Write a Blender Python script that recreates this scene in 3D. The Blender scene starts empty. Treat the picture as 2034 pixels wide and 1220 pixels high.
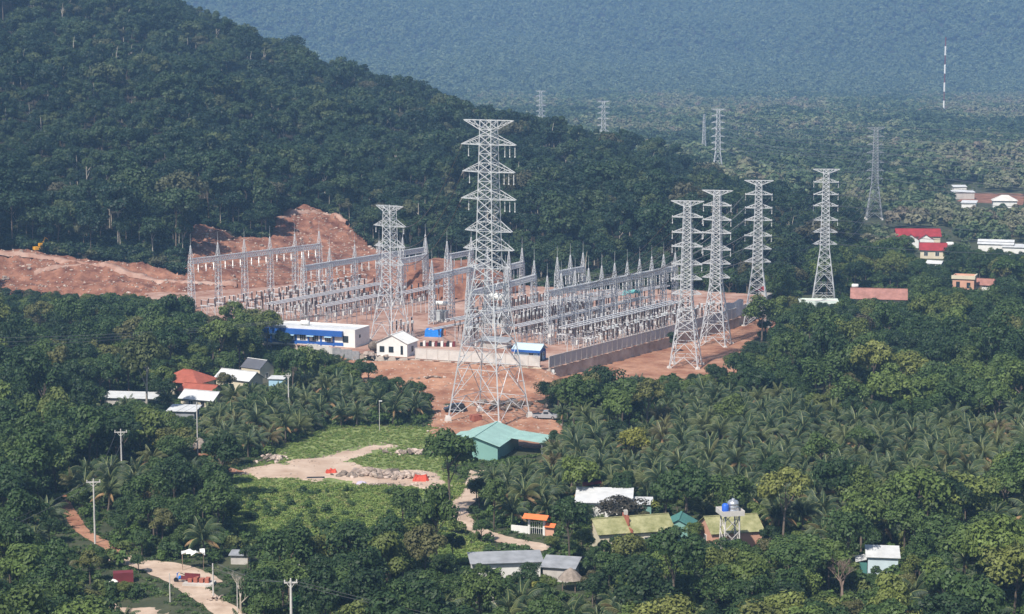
import bpy, bmesh, math, random
import numpy as np
from mathutils import Vector, Matrix, Euler

# ------------------------------------------------------------------ camera, light
SC = bpy.context.scene
COL = SC.collection
FPX, CAMZ = 3955.0, 79.0
PITCH = math.atan((610 - 78) / FPX)
cam_d = bpy.data.cameras.new('camera'); cam = bpy.data.objects.new('camera', cam_d); COL.objects.link(cam)
cam.location = (0, 0, CAMZ); cam.rotation_euler = (math.pi/2 - PITCH, 0, 0)
cam_d.sensor_width = 36; cam_d.lens = 36 * FPX / 2034; cam_d.clip_start = 1; cam_d.clip_end = 20000
SC.camera = cam
SUN_EL, SUN_AZ = math.radians(51), math.atan2(-0.52, -0.85)       # azimuth from +Y towards +X
wd = bpy.data.worlds.new('World'); SC.world = wd; wd.use_nodes = True
nt = wd.node_tree; nt.nodes.clear()
sk = nt.nodes.new('ShaderNodeTexSky'); sk.sky_type = 'NISHITA'; sk.sun_disc = False
sk.sun_elevation = SUN_EL; sk.sun_rotation = SUN_AZ; sk.air_density = 1.0; sk.dust_density = 1.5; sk.ozone_density = 1.0
bg = nt.nodes.new('ShaderNodeBackground'); bg.inputs[1].default_value = 0.075
wo = nt.nodes.new('ShaderNodeOutputWorld')
nt.links.new(sk.outputs[0], bg.inputs[0]); nt.links.new(bg.outputs[0], wo.inputs[0])
sl = bpy.data.lights.new('sun', 'SUN'); sl.energy = 4.6; sl.angle = math.radians(1.5); sl.color = (1.0, 0.94, 0.84)
so = bpy.data.objects.new('sun', sl); COL.objects.link(so)
sdir = Vector((math.sin(SUN_AZ)*math.cos(SUN_EL), math.cos(SUN_AZ)*math.cos(SUN_EL), math.sin(SUN_EL)))
so.rotation_euler = sdir.to_track_quat('Z', 'Y').to_euler(); so.location = (-150, -250, 400)
SC.view_settings.view_transform = 'Standard'; SC.view_settings.look = 'None'
SC.view_settings.exposure = 0.6; SC.view_settings.gamma = 1.0; SC.view_settings.use_curve_mapping = False
SC.render.engine = 'CYCLES'
cy = SC.cycles; cy.max_bounces = 6; cy.diffuse_bounces = 3; cy.glossy_bounces = 2; cy.transmission_bounces = 3
cy.volume_bounces = 1; cy.transparent_max_bounces = 6; cy.use_denoising = True; cy.use_adaptive_sampling = True
cy.adaptive_threshold = 0.008
HAZE_DENS, HAZE_COL = 0.000175, (0.34, 0.60, 1.0)

rng = np.random.default_rng(7); random.seed(7)

# ------------------------------------------------------------------ helpers
cp, sp = math.cos(PITCH), math.sin(PITCH)
def P(px, py, z=0.0):
    """point of the place at height z that the survey pixel (px, py) of the 2034 px photograph shows"""
    dx, dy = (px - 1017) / FPX, (610 - py) / FPX
    d = (dx, cp + dy*sp, -sp + dy*cp); t = (z - CAMZ) / d[2]
    return Vector((d[0]*t, d[1]*t, z))
def proj(x, y, z):
    a = y*cp - (z - CAMZ)*sp; b = y*sp + (z - CAMZ)*cp
    return 1017 + FPX*x/a, 610 - FPX*b/a
def XY(px, py, z=0.0): v = P(px, py, z); return (v.x, v.y)
def poly(pts, z=0.0): return np.array([XY(a, b, z) for a, b in pts])
def inside(pg, x, y):
    x = np.asarray(x); y = np.asarray(y); r = np.zeros(x.shape, bool); n = len(pg); j = n - 1
    for i in range(n):
        xi, yi = pg[i]; xj, yj = pg[j]
        c = ((yi > y) != (yj > y)) & (x < (xj - xi)*(y - yi)/((yj - yi) or 1e-9) + xi)
        r ^= c; j = i
    return r
def edge_dist(pg, x, y):
    best = np.full(np.shape(x), 1e9); n = len(pg)
    for i in range(n):
        ax, ay = pg[i]; bx, by = pg[(i+1) % n]; dx, dy = bx-ax, by-ay
        t = np.clip(((x-ax)*dx + (y-ay)*dy)/(dx*dx+dy*dy+1e-9), 0, 1)
        best = np.minimum(best, np.hypot(x-ax-t*dx, y-ay-t*dy))
    return best

class MB:
    def __init__(s): s.v = []; s.f = []
    def quadmesh(s, vs, fs):
        o = len(s.v); s.v += [tuple(q) for q in vs]; s.f += [tuple(i+o for i in f) for f in fs]; return s
    def bar(s, a, b, r, r2=None, n=4, cap=False):
        a = Vector(a); b = Vector(b); d = b - a
        if d.length < 1e-6: return s
        d.normalize(); u = d.cross(Vector((0,0,1)));
        if u.length < 1e-3: u = Vector((1,0,0))
        u.normalize(); w = d.cross(u); r2 = r if r2 is None else r2; o = len(s.v)
        for c, rr in ((a, r), (b, r2)):
            for k in range(n):
                t = 2*math.pi*(k+.5)/n; s.v.append(tuple(c + u*(rr*math.cos(t)) + w*(rr*math.sin(t))))
        for k in range(n): s.f.append((o+k, o+(k+1) % n, o+n+(k+1) % n, o+n+k))
        if cap: s.f.append(tuple(o+n+k for k in range(n))); s.f.append(tuple(o+n-1-k for k in range(n)))
        return s
    def path(s, pts, r, n=4, r2=None):
        m = len(pts) - 1
        for i in range(m):
            ra = r if r2 is None else r + (r2-r)*i/m; rb = r if r2 is None else r + (r2-r)*(i+1)/m
            s.bar(pts[i], pts[i+1], ra, rb, n)
        return s
    def box(s, x0, x1, y0, y1, z0, z1):
        return s.quadmesh([(x0,y0,z0),(x1,y0,z0),(x1,y1,z0),(x0,y1,z0),(x0,y0,z1),(x1,y0,z1),(x1,y1,z1),(x0,y1,z1)],
            [(3,2,1,0),(4,5,6,7),(0,1,5,4),(1,2,6,5),(2,3,7,6),(3,0,4,7)])
    def slab(s, a, b, c, d, t):
        """thick sheet over the four points (counter-clockwise from above), thickness t downwards along its normal"""
        a, b, c, d = (Vector(q) for q in (a, b, c, d)); n = (b-a).cross(d-a).normalized()*t
        return s.quadmesh([a-n,b-n,c-n,d-n,a,b,c,d], [(3,2,1,0),(4,5,6,7),(0,1,5,4),(1,2,6,5),(2,3,7,6),(3,0,4,7)])
    def lathe(s, prof, c=(0,0,0), n=10, axis='z'):
        o = len(s.v)
        for r, h in prof:
            for k in range(n):
                t = 2*math.pi*k/n; q = (r*math.cos(t), r*math.sin(t), h)
                if axis == 'x': q = (q[2], q[0], q[1])
                s.v.append((c[0]+q[0], c[1]+q[1], c[2]+q[2]))
        for i in range(len(prof)-1):
            for k in range(n): s.f.append((o+i*n+k, o+i*n+(k+1) % n, o+(i+1)*n+(k+1) % n, o+(i+1)*n+k))
        s.f.append(tuple(o+n-1-k for k in range(n))); e = o+(len(prof)-1)*n; s.f.append(tuple(e+k for k in range(n)))
        return s
    def mesh(s, name, m=None, smooth=False):
        me = bpy.data.meshes.new(name); me.from_pydata(s.v, [], s.f); me.update()
        if m: me.materials.append(m)
        if smooth: me.polygons.foreach_set('use_smooth', [True]*len(me.polygons))
        return me
def link(o, parent=None):
    COL.objects.link(o)
    if parent is not None: o.parent = parent
    return o
def ob(name, mb, m, parent=None, loc=None, rotz=0, smooth=False):
    me = mb if isinstance(mb, bpy.types.Mesh) else mb.mesh(name, m, smooth)
    o = bpy.data.objects.new(name, me)
    if loc is not None: o.location = loc
    if rotz: o.rotation_euler = (0, 0, rotz)
    return link(o, parent)
def tag(o, label, cat, group=None, kind=None):
    o['label'] = label
    if cat: o['category'] = cat
    if group: o['group'] = group
    if kind: o['kind'] = kind
    return o
def thing(name, label, cat, loc, rotz=0, group=None, scale=1.0):
    o = bpy.data.objects.new(name, None); o.empty_display_size = .5; o.location = loc
    o.rotation_euler = (0, 0, rotz); o.scale = (scale,)*3; link(o); return tag(o, label, cat, group)
def struct(o): o['kind'] = 'structure'; return o
UNIT = {}
def unit_bar(m):
    if m.name not in UNIT:
        mb = MB().bar((0,0,0), (0,0,1), 1.0, n=4, cap=True); UNIT[m.name] = mb.mesh('bar', m)
    return UNIT[m.name]
def bar_part(name, a, b, r, m, parent):
    a, b = Vector(a), Vector(b); d = b - a
    o = bpy.data.objects.new(name, unit_bar(m)); o.location = a
    o.rotation_euler = d.to_track_quat('Z', 'Y').to_euler(); o.scale = (r, r, d.length); return link(o, parent)

# ------------------------------------------------------------------ materials
def srgb(r, g, b): return tuple(((c/255+.055)/1.055)**2.4 if c > 10 else c/255/12.92 for c in (r, g, b))
MATS = {}
def M(name, col, rough=.8, var=.2, scale=.6, bump=0., metal=0., spec=.3, col2=None, stripe=0, sdir='X', rnd=0., bscale=None, detail=6, thr=None):
    if name in MATS: return MATS[name]
    m = bpy.data.materials.new(name); m.use_nodes = True; t = m.node_tree; N, L = t.nodes, t.links; N.clear()
    out = N.new('ShaderNodeOutputMaterial'); b = N.new('ShaderNodeBsdfPrincipled'); L.new(b.outputs[0], out.inputs[0])
    b.inputs['Roughness'].default_value = rough; b.inputs['Metallic'].default_value = metal
    b.inputs['Specular IOR Level'].default_value = spec
    tc = N.new('ShaderNodeTexCoord'); nz = N.new('ShaderNodeTexNoise'); nz.inputs['Scale'].default_value = scale; nz.inputs['Detail'].default_value = detail
    nz.inputs['Roughness'].default_value = .65
    L.new(tc.outputs['Object'], nz.inputs['Vector'])
    rp = N.new('ShaderNodeValToRGB'); lo, hi = thr or (.32, .68); rp.color_ramp.elements[0].position = lo; rp.color_ramp.elements[1].position = hi
    c1 = tuple(c*(1-var) for c in col); c2 = tuple(min(1, c*(1+var)) for c in col) if col2 is None else col2
    rp.color_ramp.elements[0].color = (*c1, 1); rp.color_ramp.elements[1].color = (*c2, 1)
    L.new(nz.outputs['Fac'], rp.inputs['Fac']); csock = rp.outputs['Color']
    if rnd:
        oi = N.new('ShaderNodeObjectInfo'); hs = N.new('ShaderNodeHueSaturation'); mr = N.new('ShaderNodeMapRange')
        mr.inputs['To Min'].default_value = 1-rnd; mr.inputs['To Max'].default_value = 1+rnd
        L.new(oi.outputs['Random'], mr.inputs['Value']); L.new(mr.outputs[0], hs.inputs['Value']); L.new(csock, hs.inputs['Color']); csock = hs.outputs['Color']
    L.new(csock, b.inputs['Base Color'])
    if bump or stripe:
        bp = N.new('ShaderNodeBump'); bp.inputs['Distance'].default_value = bump or .05; bp.inputs['Strength'].default_value = .7
        if stripe:
            wv = N.new('ShaderNodeTexWave'); wv.bands_direction = sdir; wv.inputs['Scale'].default_value = stripe; L.new(tc.outputs['Object'], wv.inputs['Vector']); L.new(wv.outputs['Fac'], bp.inputs['Height'])
        else:
            n2 = N.new('ShaderNodeTexNoise'); n2.inputs['Scale'].default_value = bscale or scale*4; n2.inputs['Detail'].default_value = 5; L.new(tc.outputs['Object'], n2.inputs['Vector']); L.new(n2.outputs['Fac'], bp.inputs['Height'])
        L.new(bp.outputs[0], b.inputs['Normal'])
    MATS[name] = m; return m
def leaf_mat(name, stops, trans=.25, rough=.55, spec=.25, nscale=.5):
    """foliage: each plant takes its own tint from the stops, leaves vary a little"""
    m = bpy.data.materials.new(name); m.use_nodes = True; t = m.node_tree; N, L = t.nodes, t.links; N.clear()
    out = N.new('ShaderNodeOutputMaterial'); b = N.new('ShaderNodeBsdfPrincipled')
    b.inputs['Roughness'].default_value = rough; b.inputs['Specular IOR Level'].default_value = spec
    oi = N.new('ShaderNodeObjectInfo'); rp = N.new('ShaderNodeValToRGB'); el = rp.color_ramp.elements
    while len(el) < len(stops): el.new(.5)
    for i, (p_, c) in enumerate(stops): el[i].position = p_; el[i].color = (*c, 1)
    L.new(oi.outputs['Random'], rp.inputs['Fac'])
    tc = N.new('ShaderNodeTexCoord'); nz = N.new('ShaderNodeTexNoise'); nz.inputs['Scale'].default_value = nscale; nz.inputs['Detail'].default_value = 3
    L.new(tc.outputs['Object'], nz.inputs['Vector'])
    at = N.new('ShaderNodeAttribute'); at.attribute_name = 'lv'
    ad = N.new('ShaderNodeMath'); ad.operation = 'MULTIPLY_ADD'; ad.inputs[1].default_value = .5; L.new(at.outputs['Fac'], ad.inputs[0]); L.new(nz.outputs['Fac'], ad.inputs[2])
    mr = N.new('ShaderNodeMapRange'); mr.inputs['From Min'].default_value = .3; mr.inputs['From Max'].default_value = 1.2; mr.inputs['To Min'].default_value = .6; mr.inputs['To Max'].default_value = 1.5
    L.new(ad.outputs[0], mr.inputs['Value'])
    hs = N.new('ShaderNodeHueSaturation'); L.new(rp.outputs['Color'], hs.inputs['Color']); L.new(mr.outputs[0], hs.inputs['Value'])
    L.new(hs.outputs['Color'], b.inputs['Base Color'])
    tr = N.new('ShaderNodeBsdfTranslucent'); L.new(hs.outputs['Color'], tr.inputs['Color'])
    mx = N.new('ShaderNodeMixShader'); mx.inputs[0].default_value = trans; L.new(b.outputs[0], mx.inputs[1]); L.new(tr.outputs[0], mx.inputs[2]); L.new(mx.outputs[0], out.inputs[0])
    MATS[name] = m; return m

m_floor = M('undergrowth soil', (.05,.065,.03), .95, .4, .15, .3, col2=(.07,.075,.04))
m_hill = M('hill forest floor', (.03,.026,.018), .95, .4, .1, .3)
m_soil = M('red soil', (.27,.105,.058), .95, .25, .16, .5, col2=(.44,.245,.16), bscale=.8, detail=9)
m_soil2 = M('cut slope soil', (.15,.048,.030), .95, .4, .22, .9, col2=(.34,.165,.105), bscale=.5, detail=9)
m_yard = M('pale dirt', (.42,.29,.21), .95, .15, .15, .1, col2=(.55,.43,.34))
m_road = M('dirt road', (.42,.30,.22), .95, .2, .3, .1, col2=(.55,.43,.34))
m_gravel = M('yard gravel', (.29,.125,.08), .95, .2, .16, .25, col2=(.46,.32,.26), bscale=1.5, detail=9)
m_steel = M('galvanised steel', (.56,.57,.585), .5, .12, .8, metal=.15, spec=.5)
m_steeld = M('weathered steel', (.36,.37,.39), .55, .15, .8, metal=.25, spec=.5)
m_alu = M('aluminium tube', (.66,.665,.67), .4, .06, .5, metal=.15, spec=.5)
m_wire = M('conductor wire', (.16,.16,.17), .5, .1, .5, metal=.4)
m_ins = M('brown porcelain', (.045,.028,.026), .3, .2, 2, spec=.5)
m_inw = M('white glass insulator', (.62,.62,.62), .3, .1, 2, spec=.5)
m_conc = M('concrete', (.46,.43,.40), .9, .18, .5, .05)
m_concw = M('pale concrete', (.55,.52,.49), .9, .14, .4, .05)
m_panel = M('fence panel concrete', (.47,.455,.45), .9, .15, .35, .03, rnd=.08)
m_post = M('fence post concrete', (.50,.46,.43), .9, .12, .5, .03)
m_retain = M('retaining concrete', (.44,.33,.26), .9, .3, .25, .1, col2=(.58,.51,.45), detail=9)
m_insg = M('grey porcelain', (.15,.12,.115), .3, .2, 2, spec=.5)
m_white = M('white plaster', (.70,.69,.665), .85, .10, .5, detail=9)
m_whiter = M('white roof sheet', (.60,.605,.61), .6, .16, .45, stripe=2.2, detail=9)
m_cream = M('cream plaster', (.60,.53,.40), .9, .1, .4)
m_blue = M('blue paint', (.025,.10,.36), .5, .12, .4)
m_lblue = M('light blue paint', (.36,.56,.70), .6, .06, .4)
m_bluer = M('pale blue roof sheet', (.52,.66,.74), .45, .06, .25, stripe=2.2)
m_dark = M('dark opening', (.02,.02,.022), .6, .2, .5)
m_glass = M('window glass', (.03,.04,.05), .12, .1, .5, spec=.6)
m_teal = M('teal roof sheet', (.31,.48,.43), .5, .14, .4, stripe=2.0)
m_tealw = M('teal wall sheet', (.20,.37,.33), .55, .08, .3, stripe=2.6)
m_teald = M('dark teal roof', (.08,.22,.20), .55, .12, .3, stripe=2.0)
m_tile = M('clay tile roof', (.36,.10,.065), .8, .2, .8, stripe=3.0, sdir='Y')
m_tilep = M('faded pink tile roof', (.36,.175,.145), .85, .25, .6, stripe=3.0)
m_redr = M('red sheet roof', (.30,.032,.036), .65, .25, .6, stripe=2.0)
m_orange = M('orange tile', (.66,.17,.055), .7, .12, .8)
m_yelr = M('mossy yellow roof', (.20,.21,.08), .9, .2, .7, stripe=1.4, col2=(.38,.36,.20), detail=8)
m_greyr = M('grey roof sheet', (.30,.31,.33), .6, .25, .5, stripe=2.0, detail=9)
m_darkr = M('dark grey roof', (.11,.115,.14), .55, .1, .3, stripe=2.4)
m_pink = M('pink plaster', (.56,.31,.22), .85, .1, .4)
m_brick = M('grey block wall', (.26,.26,.27), .95, .2, 1.2, .05)
m_brickr = M('red brick', (.35,.12,.08), .9, .2, 1.5)
m_tarp = M('blue tarpaulin', (.015,.19,.62), .5, .12, .8, .15)
m_tarpr = M('red tarpaulin', (.48,.06,.03), .6, .3, 1.2, .15)
m_tarpg = M('grey tarpaulin', (.55,.56,.60), .6, .12, .6, .15)
m_black = M('black car paint', (.015,.016,.02), .25, .1, .5, spec=.6)
m_silver = M('silver car paint', (.45,.47,.50), .3, .05, .5, metal=.4, spec=.6)
m_tyre = M('tyre rubber', (.015,.015,.015), .9, .1, 1)
m_rim = M('wheel rim', (.4,.4,.42), .4, .05, 1, metal=.6)
m_drum = M('blue plastic drum', (.02,.045,.2), .4, .1, .5)
m_tank = M('stainless tank', (.55,.56,.58), .3, .1, .6, metal=.7, spec=.6)
m_rust = M('dark red steel', (.16,.03,.035), .6, .2, .6)
m_rock = M('broken rock', (.34,.24,.19), .95, .35, .8, .1, col2=(.55,.46,.40), rnd=.35)
m_scrap = M('grey scrap', (.13,.105,.09), .9, .4, 1.2, .1, col2=(.33,.26,.21), rnd=.4)
m_wood = M('weathered timber', (.22,.16,.12), .9, .3, 1.0, .05)
m_bark = M('bark', (.12,.095,.075), .95, .3, 1.5, .05, rnd=.3)
m_barkp = M('pale bark', (.36,.32,.27), .95, .25, 1.5, .05)
m_dead = M('bare twigs', (.27,.20,.165), .95, .25, 1.0)
m_yellow = M('yellow machine paint', (.72,.36,.03), .5, .1, .6)
m_redp = M('red paint', (.6,.03,.03), .6, .1, .5)
m_trans = M('transformer grey paint', (.42,.44,.45), .5, .1, .5)
m_tank2 = M('off white tank paint', (.66,.66,.63), .5, .06, .5)
m_thatch = M('grey thatch', (.24,.20,.17), .98, .3, 1.5, .1)
m_skin = M('skin', (.32,.18,.12), .7, .1, 2)
m_shirt = M('red work shirt', (.55,.05,.03), .9, .1, 2)

lm_broad = leaf_mat('broadleaf leaves', [(0,(.024,.046,.018)),(.25,(.034,.064,.022)),(.5,(.050,.088,.026)),(.72,(.070,.108,.030)),(.88,(.105,.140,.034)),(.95,(.125,.13,.042)),(1,(.085,.075,.045))])
lm_hill = leaf_mat('hill forest leaves', [(0,(.013,.030,.018)),(.3,(.020,.043,.022)),(.6,(.032,.060,.027)),(.82,(.048,.076,.032)),(.94,(.075,.10,.04)),(1,(.085,.08,.05))])
lm_far = leaf_mat('far forest leaves', [(0,(.055,.088,.045)),(.3,(.085,.13,.060)),(.65,(.13,.17,.08)),(.9,(.17,.19,.10)),(1,(.20,.18,.12))], nscale=.2)  # lightened and greyed: part of the distance haze is put into the leaf colour
lm_palm = leaf_mat('palm fronds', [(0,(.042,.074,.036)),(.4,(.058,.096,.044)),(.75,(.078,.118,.050)),(.93,(.12,.14,.05)),(1,(.17,.13,.06))], trans=.25, rough=.5, spec=.25)
lm_bush = leaf_mat('undergrowth leaves', [(0,(.040,.072,.024)),(.5,(.058,.10,.028)),(.85,(.080,.13,.032)),(1,(.12,.14,.045))])
lm_grass = leaf_mat('grass leaves', [(0,(.13,.20,.05)),(.4,(.18,.25,.06)),(.8,(.23,.29,.08)),(1,(.27,.27,.11))], trans=.3)
lm_bright = leaf_mat('bright leaves', [(0,(.055,.095,.03)),(.35,(.085,.13,.036)),(.7,(.12,.165,.04)),(1,(.17,.185,.05))])
lm_mtn = leaf_mat('mountain leaves', [(0,(.07,.105,.06)),(.5,(.10,.14,.075)),(1,(.13,.165,.09))], nscale=.1)  # tints lightened and evened out, painting in haze that the thin air lacks
lm_yel = leaf_mat('yellow green leaves', [(0,(.15,.17,.035)),(1,(.20,.20,.04))])
lm_dark = leaf_mat('dark purple brown leaves', [(0,(.040,.036,.028)),(1,(.055,.048,.034))])
lm_crop = leaf_mat('crop leaves', [(0,(.045,.14,.045)),(1,(.07,.18,.055))])
# ------------------------------------------------------------------ terrain
HX = [-700,-450,-296,-177,-103,-62,-20,49,75,94,115,140]
HZR = [195,155,117,79,55,42,30,18,12,8,2,0]
HDR = [1400,1250,1150,1050,980,950,920,870,840,800,785,775]
BX = [-700,-450,-154,-100,-80,-50,-20,0,50,90,115,140]
BD = [540,555,585,588,598,618,628,612,606,628,700,765]
def vnoise(x, y, sc, seed):
    """smooth value noise"""
    r = np.random.default_rng(seed).random((64, 64)); x = np.asarray(x)/sc + 1000; y = np.asarray(y)/sc + 1000
    xi = np.floor(x).astype(int); yi = np.floor(y).astype(int); fx = x-xi; fy = y-yi; fx = fx*fx*(3-2*fx); fy = fy*fy*(3-2*fy)
    g = lambda a, b: r[a % 64, b % 64]
    return (g(xi,yi)*(1-fx)+g(xi+1,yi)*fx)*(1-fy) + (g(xi,yi+1)*(1-fx)+g(xi+1,yi+1)*fx)*fy - .5
def H(x, y):
    """height of the wooded hill above the plain"""
    x = np.asarray(x, float); y = np.asarray(y, float)
    b = np.interp(x, BX, BD); r = np.interp(x, HX, HDR); zr = np.interp(x, HX, HZR)
    t = (y - b)/(r - b)
    up = 1 - np.clip(1-t, 0, 1)**1.5; dn = 1 - np.clip((t-1)/.9, 0, 1)**2
    z = zr*np.where(t < 1, up, dn)*(t > 0)
    return z + (vnoise(x, y, 70, 3)*10 + vnoise(x, y, 28, 4)*4)*np.clip(z/25, 0, 1)
def ray_hill(px, py):
    dx, dy = (px-1017)/FPX, (610-py)/FPX
    d = np.array([dx, cp+dy*sp, -sp+dy*cp]); t = np.linspace(450, 1300, 3400)
    q = d[:, None]*t; h = H(q[0], q[1]) - (q[2]+CAMZ); k = int(np.argmax(h > 0)) if (h > 0).any() else -1
    return q[0][k], q[1][k]
CUTPX = [(-60,492),(0,494),(60,500),(180,514),(280,528),(368,545),(372,470),(376,444),(440,456),(500,474),(530,478),(542,440),(566,418),(600,409),(650,420),(700,452),(742,492),(780,505),(860,522),(925,535),(960,560),(1010,572),(1060,570),(1105,588),(1120,602),(940,640),(600,640),(380,628),(250,618),(120,602),(-60,580)]
def grid_mesh(name, x0, x1, y0, y1, res, zf, m, mask=None, smooth=True):
    nx = max(2, int((x1-x0)/res)); ny = max(2, int((y1-y0)/res))
    X, Y = np.meshgrid(np.linspace(x0, x1, nx), np.linspace(y0, y1, ny)); Z = zf(X, Y)
    idx = np.arange(nx*ny).reshape(ny, nx)
    F = np.stack([idx[:-1,:-1], idx[:-1,1:], idx[1:,1:], idx[1:,:-1]], -1).reshape(-1, 4)
    if mask is not None:
        cx = (X[:-1,:-1]+X[1:,1:])/2; cyy = (Y[:-1,:-1]+Y[1:,1:])/2; F = F[mask(cx, cyy).reshape(-1)]
        used = np.unique(F); mp = np.zeros(nx*ny, int); mp[used] = np.arange(len(used)); F = mp[F]
        V = np.stack([X, Y, Z], -1).reshape(-1, 3)[used]
    else: V = np.stack([X, Y, Z], -1).reshape(-1, 3)
    me = bpy.data.meshes.new(name); me.from_pydata(V.tolist(), [], F.tolist()); me.update(); me.materials.append(m)
    if smooth: me.polygons.foreach_set('use_smooth', [True]*len(me.polygons))
    return me
def patch(name, pg, zf, m, res=.8, feather=1.0, depth=.4, jit=0.):
    """ground sheet inside a plan outline, its rim sinking into the surroundings"""
    x0, y0 = pg.min(0)-res; x1, y1 = pg.max(0)+res
    jx = lambda X, Y: X + jit*(vnoise(X, Y, 3.0, 71)*2 + vnoise(X, Y, 1.2, 73)); jy = lambda X, Y: Y + jit*(vnoise(X, Y, 3.0, 72)*2 + vnoise(X, Y, 1.2, 74))*1.6
    z2 = lambda X, Y: zf(X, Y) - depth*np.clip(1-edge_dist(pg, jx(X, Y), jy(X, Y))/feather, 0, 1)
    o = bpy.data.objects.new(name, grid_mesh(name, x0, x1, y0, y1, res, z2, m, lambda a, b: inside(pg, jx(a, b), jy(a, b)))); return struct(link(o))
CUT0 = np.array([ray_hill(a, b) for a, b in CUTPX])
g = MB(); g.quadmesh([(-6000,-1500,0),(6000,-1500,0),(6000,9000,0),(-6000,9000,0)], [(0,1,2,3)])
struct(ob('ground', g, m_floor))
struct(ob('hill', grid_mesh('hill', -700, 160, 520, 1850, 7, lambda X, Y: H(X, Y)-.15-4*inside(CUT0, X, Y), m_hill, lambda a, b: H(a, b) > .02), None))
def MT(x, y):
    d = y - 2560 - 140*np.sin(x/900.+.6) - .10*(x-300)
    t = np.clip(d/2600, 0, 1); z = 620*(t**1.35)
    z = z + np.clip(t*6, 0, 1)*(vnoise(x, y, 800, 13)*190*np.clip(t*2, 0, 1) + vnoise(x, y, 380, 11)*130*np.clip(t*2.2, 0, 1) + vnoise(x, y, 170, 12)*30*np.clip(t*3, 0, 1))
    return np.maximum(z, -.2)
struct(ob('mountain', grid_mesh('mountain', -2600, 3600, 2350, 5400, 40, lambda X, Y: MT(X, Y)-.1, m_hill, lambda a, b: MT(a, b) > -.1), None))

# substation platform, retaining walls
ZP = 3.0
CORN = P(1093, 731, ZP); WR1 = P(1322, 671, ZP); WR2 = P(1462, 632, ZP); WR3 = P(1540, 600, ZP); WL = P(822, 713, ZP)
plat = [WL.xy, CORN.xy, WR1.xy, WR2.xy, WR3.xy, Vector((76,592)), Vector((55,604)), Vector((20,606)), Vector((0,618)), Vector((-22,632)), Vector((-50,640)), Vector((-85,622)), Vector((-112,605)), Vector((-104,565)), Vector((-80,527)), Vector((-52,492)), Vector((-38,480))]
PLAT = np.array([tuple(q) for q in plat])
def plat_z(X, Y): return ZP + vnoise(X, Y, 6, 5)*.12
pm = MB(); n = len(plat)
top = grid_mesh('platform', PLAT[:,0].min(), PLAT[:,0].max(), PLAT[:,1].min(), PLAT[:,1].max(), 1.5, plat_z, m_gravel, lambda a, b: inside(PLAT, a, b))
struct(ob('substation_platform', top, None))
rt = MB()
for i in list(range(0, 4)) + list(range(n-4, n)):
    a, b = plat[i], plat[(i+1) % n]; d = (b-a).normalized(); nn = Vector((d.y, -d.x)); e = .12
    rt.slab((*(a-d*e), ZP-.06), (*(b+d*e), ZP-.06), (*(b+d*e-nn*1.6), ZP-.06), (*(a-d*e-nn*1.6), ZP-.06), 3.6)
RETAIN = rt
rw = ob('retaining_wall', rt, m_retain); tag(rw, 'stained concrete retaining wall under the panel fence of the substation', 'wall')

# front wall line, soil between it and the great tower
FA, FB = CORN.xy, WL.xy; fd = (FB-FA).normalized(); fn = Vector((-fd.y, fd.x))
if fn.y > 0: fn = -fn
def soil_z(X, Y):
    d = (X-FA.x)*fn.x + (Y-FA.y)*fn.y
    z = (ZP-.25)*np.clip(1-(d-1.0)/20, 0, 1)**1.3
    z = np.where(X > FA.x-2, z*np.clip(1-(X-FA.x+2)/10, 0, 1), z)
    return z + .12 + np.abs(vnoise(X, Y, 2.2, 8))*1.0*np.clip(d/8, 0, 1)*np.clip((X+30)/15+.5, 0, 1)*.8 + (vnoise(X, Y, 7, 9)*.7 - np.abs(vnoise(X*.35+Y*.2, Y, 2.6, 10))*.9+.2)*np.clip(d/8, 0, 1)*np.clip(1-(d-36)/8, 0, 1)
def sz(x, y): return float(soil_z(np.array([x]), np.array([y]))[0])
SOIL = np.array([tuple(CORN.xy + Vector((1,-.6))), XY(1130,770), XY(1075,800), XY(1120,850), XY(1140,885), XY(1060,893), XY(1000,880), XY(880,882), XY(848,862), XY(860,815), XY(800,795), XY(740,768), XY(690,740), XY(660,722), tuple(P(690,708,ZP).xy), tuple(P(752,712,ZP).xy), tuple(WL.xy)])
patch('red_soil', SOIL, soil_z, m_soil, .5)
_o = Vector((.5,-.3))
SOILR = np.concatenate([np.array([tuple(q.xy-_o) for q in (CORN, WR1, WR2, WR3)]), poly([(1560,640),(1480,690),(1475,720),(1520,735),(1500,756),(1330,760),(1180,765)])])
patch('tower_clearing', SOILR, lambda X, Y: .10 + vnoise(X, Y, 5, 21)*.5 + .15, m_soil, .7, jit=.5)
YARD = poly([(462,938),(540,924),(640,907),(700,890),(760,880),(800,888),(745,900),(690,916),(720,927),(800,934),(872,938),(882,958),(868,975),(790,968),(700,962),(600,952),(520,950)])
patch('dirt_yard', YARD, lambda X, Y: .13 + vnoise(X, Y, 5, 22)*.12, m_yard, .5, .8, .25, 1.3)
GRASS = poly([(500,930),(560,885),(650,850),(760,845),(870,850),(890,882),(1000,882),(1010,905),(885,930),(935,965),(925,1010),(900,1060),(1010,1100),(930,1120),(830,1110),(700,1080),(560,1070),(455,1065),(470,1000),(455,960),(470,945)])
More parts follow.
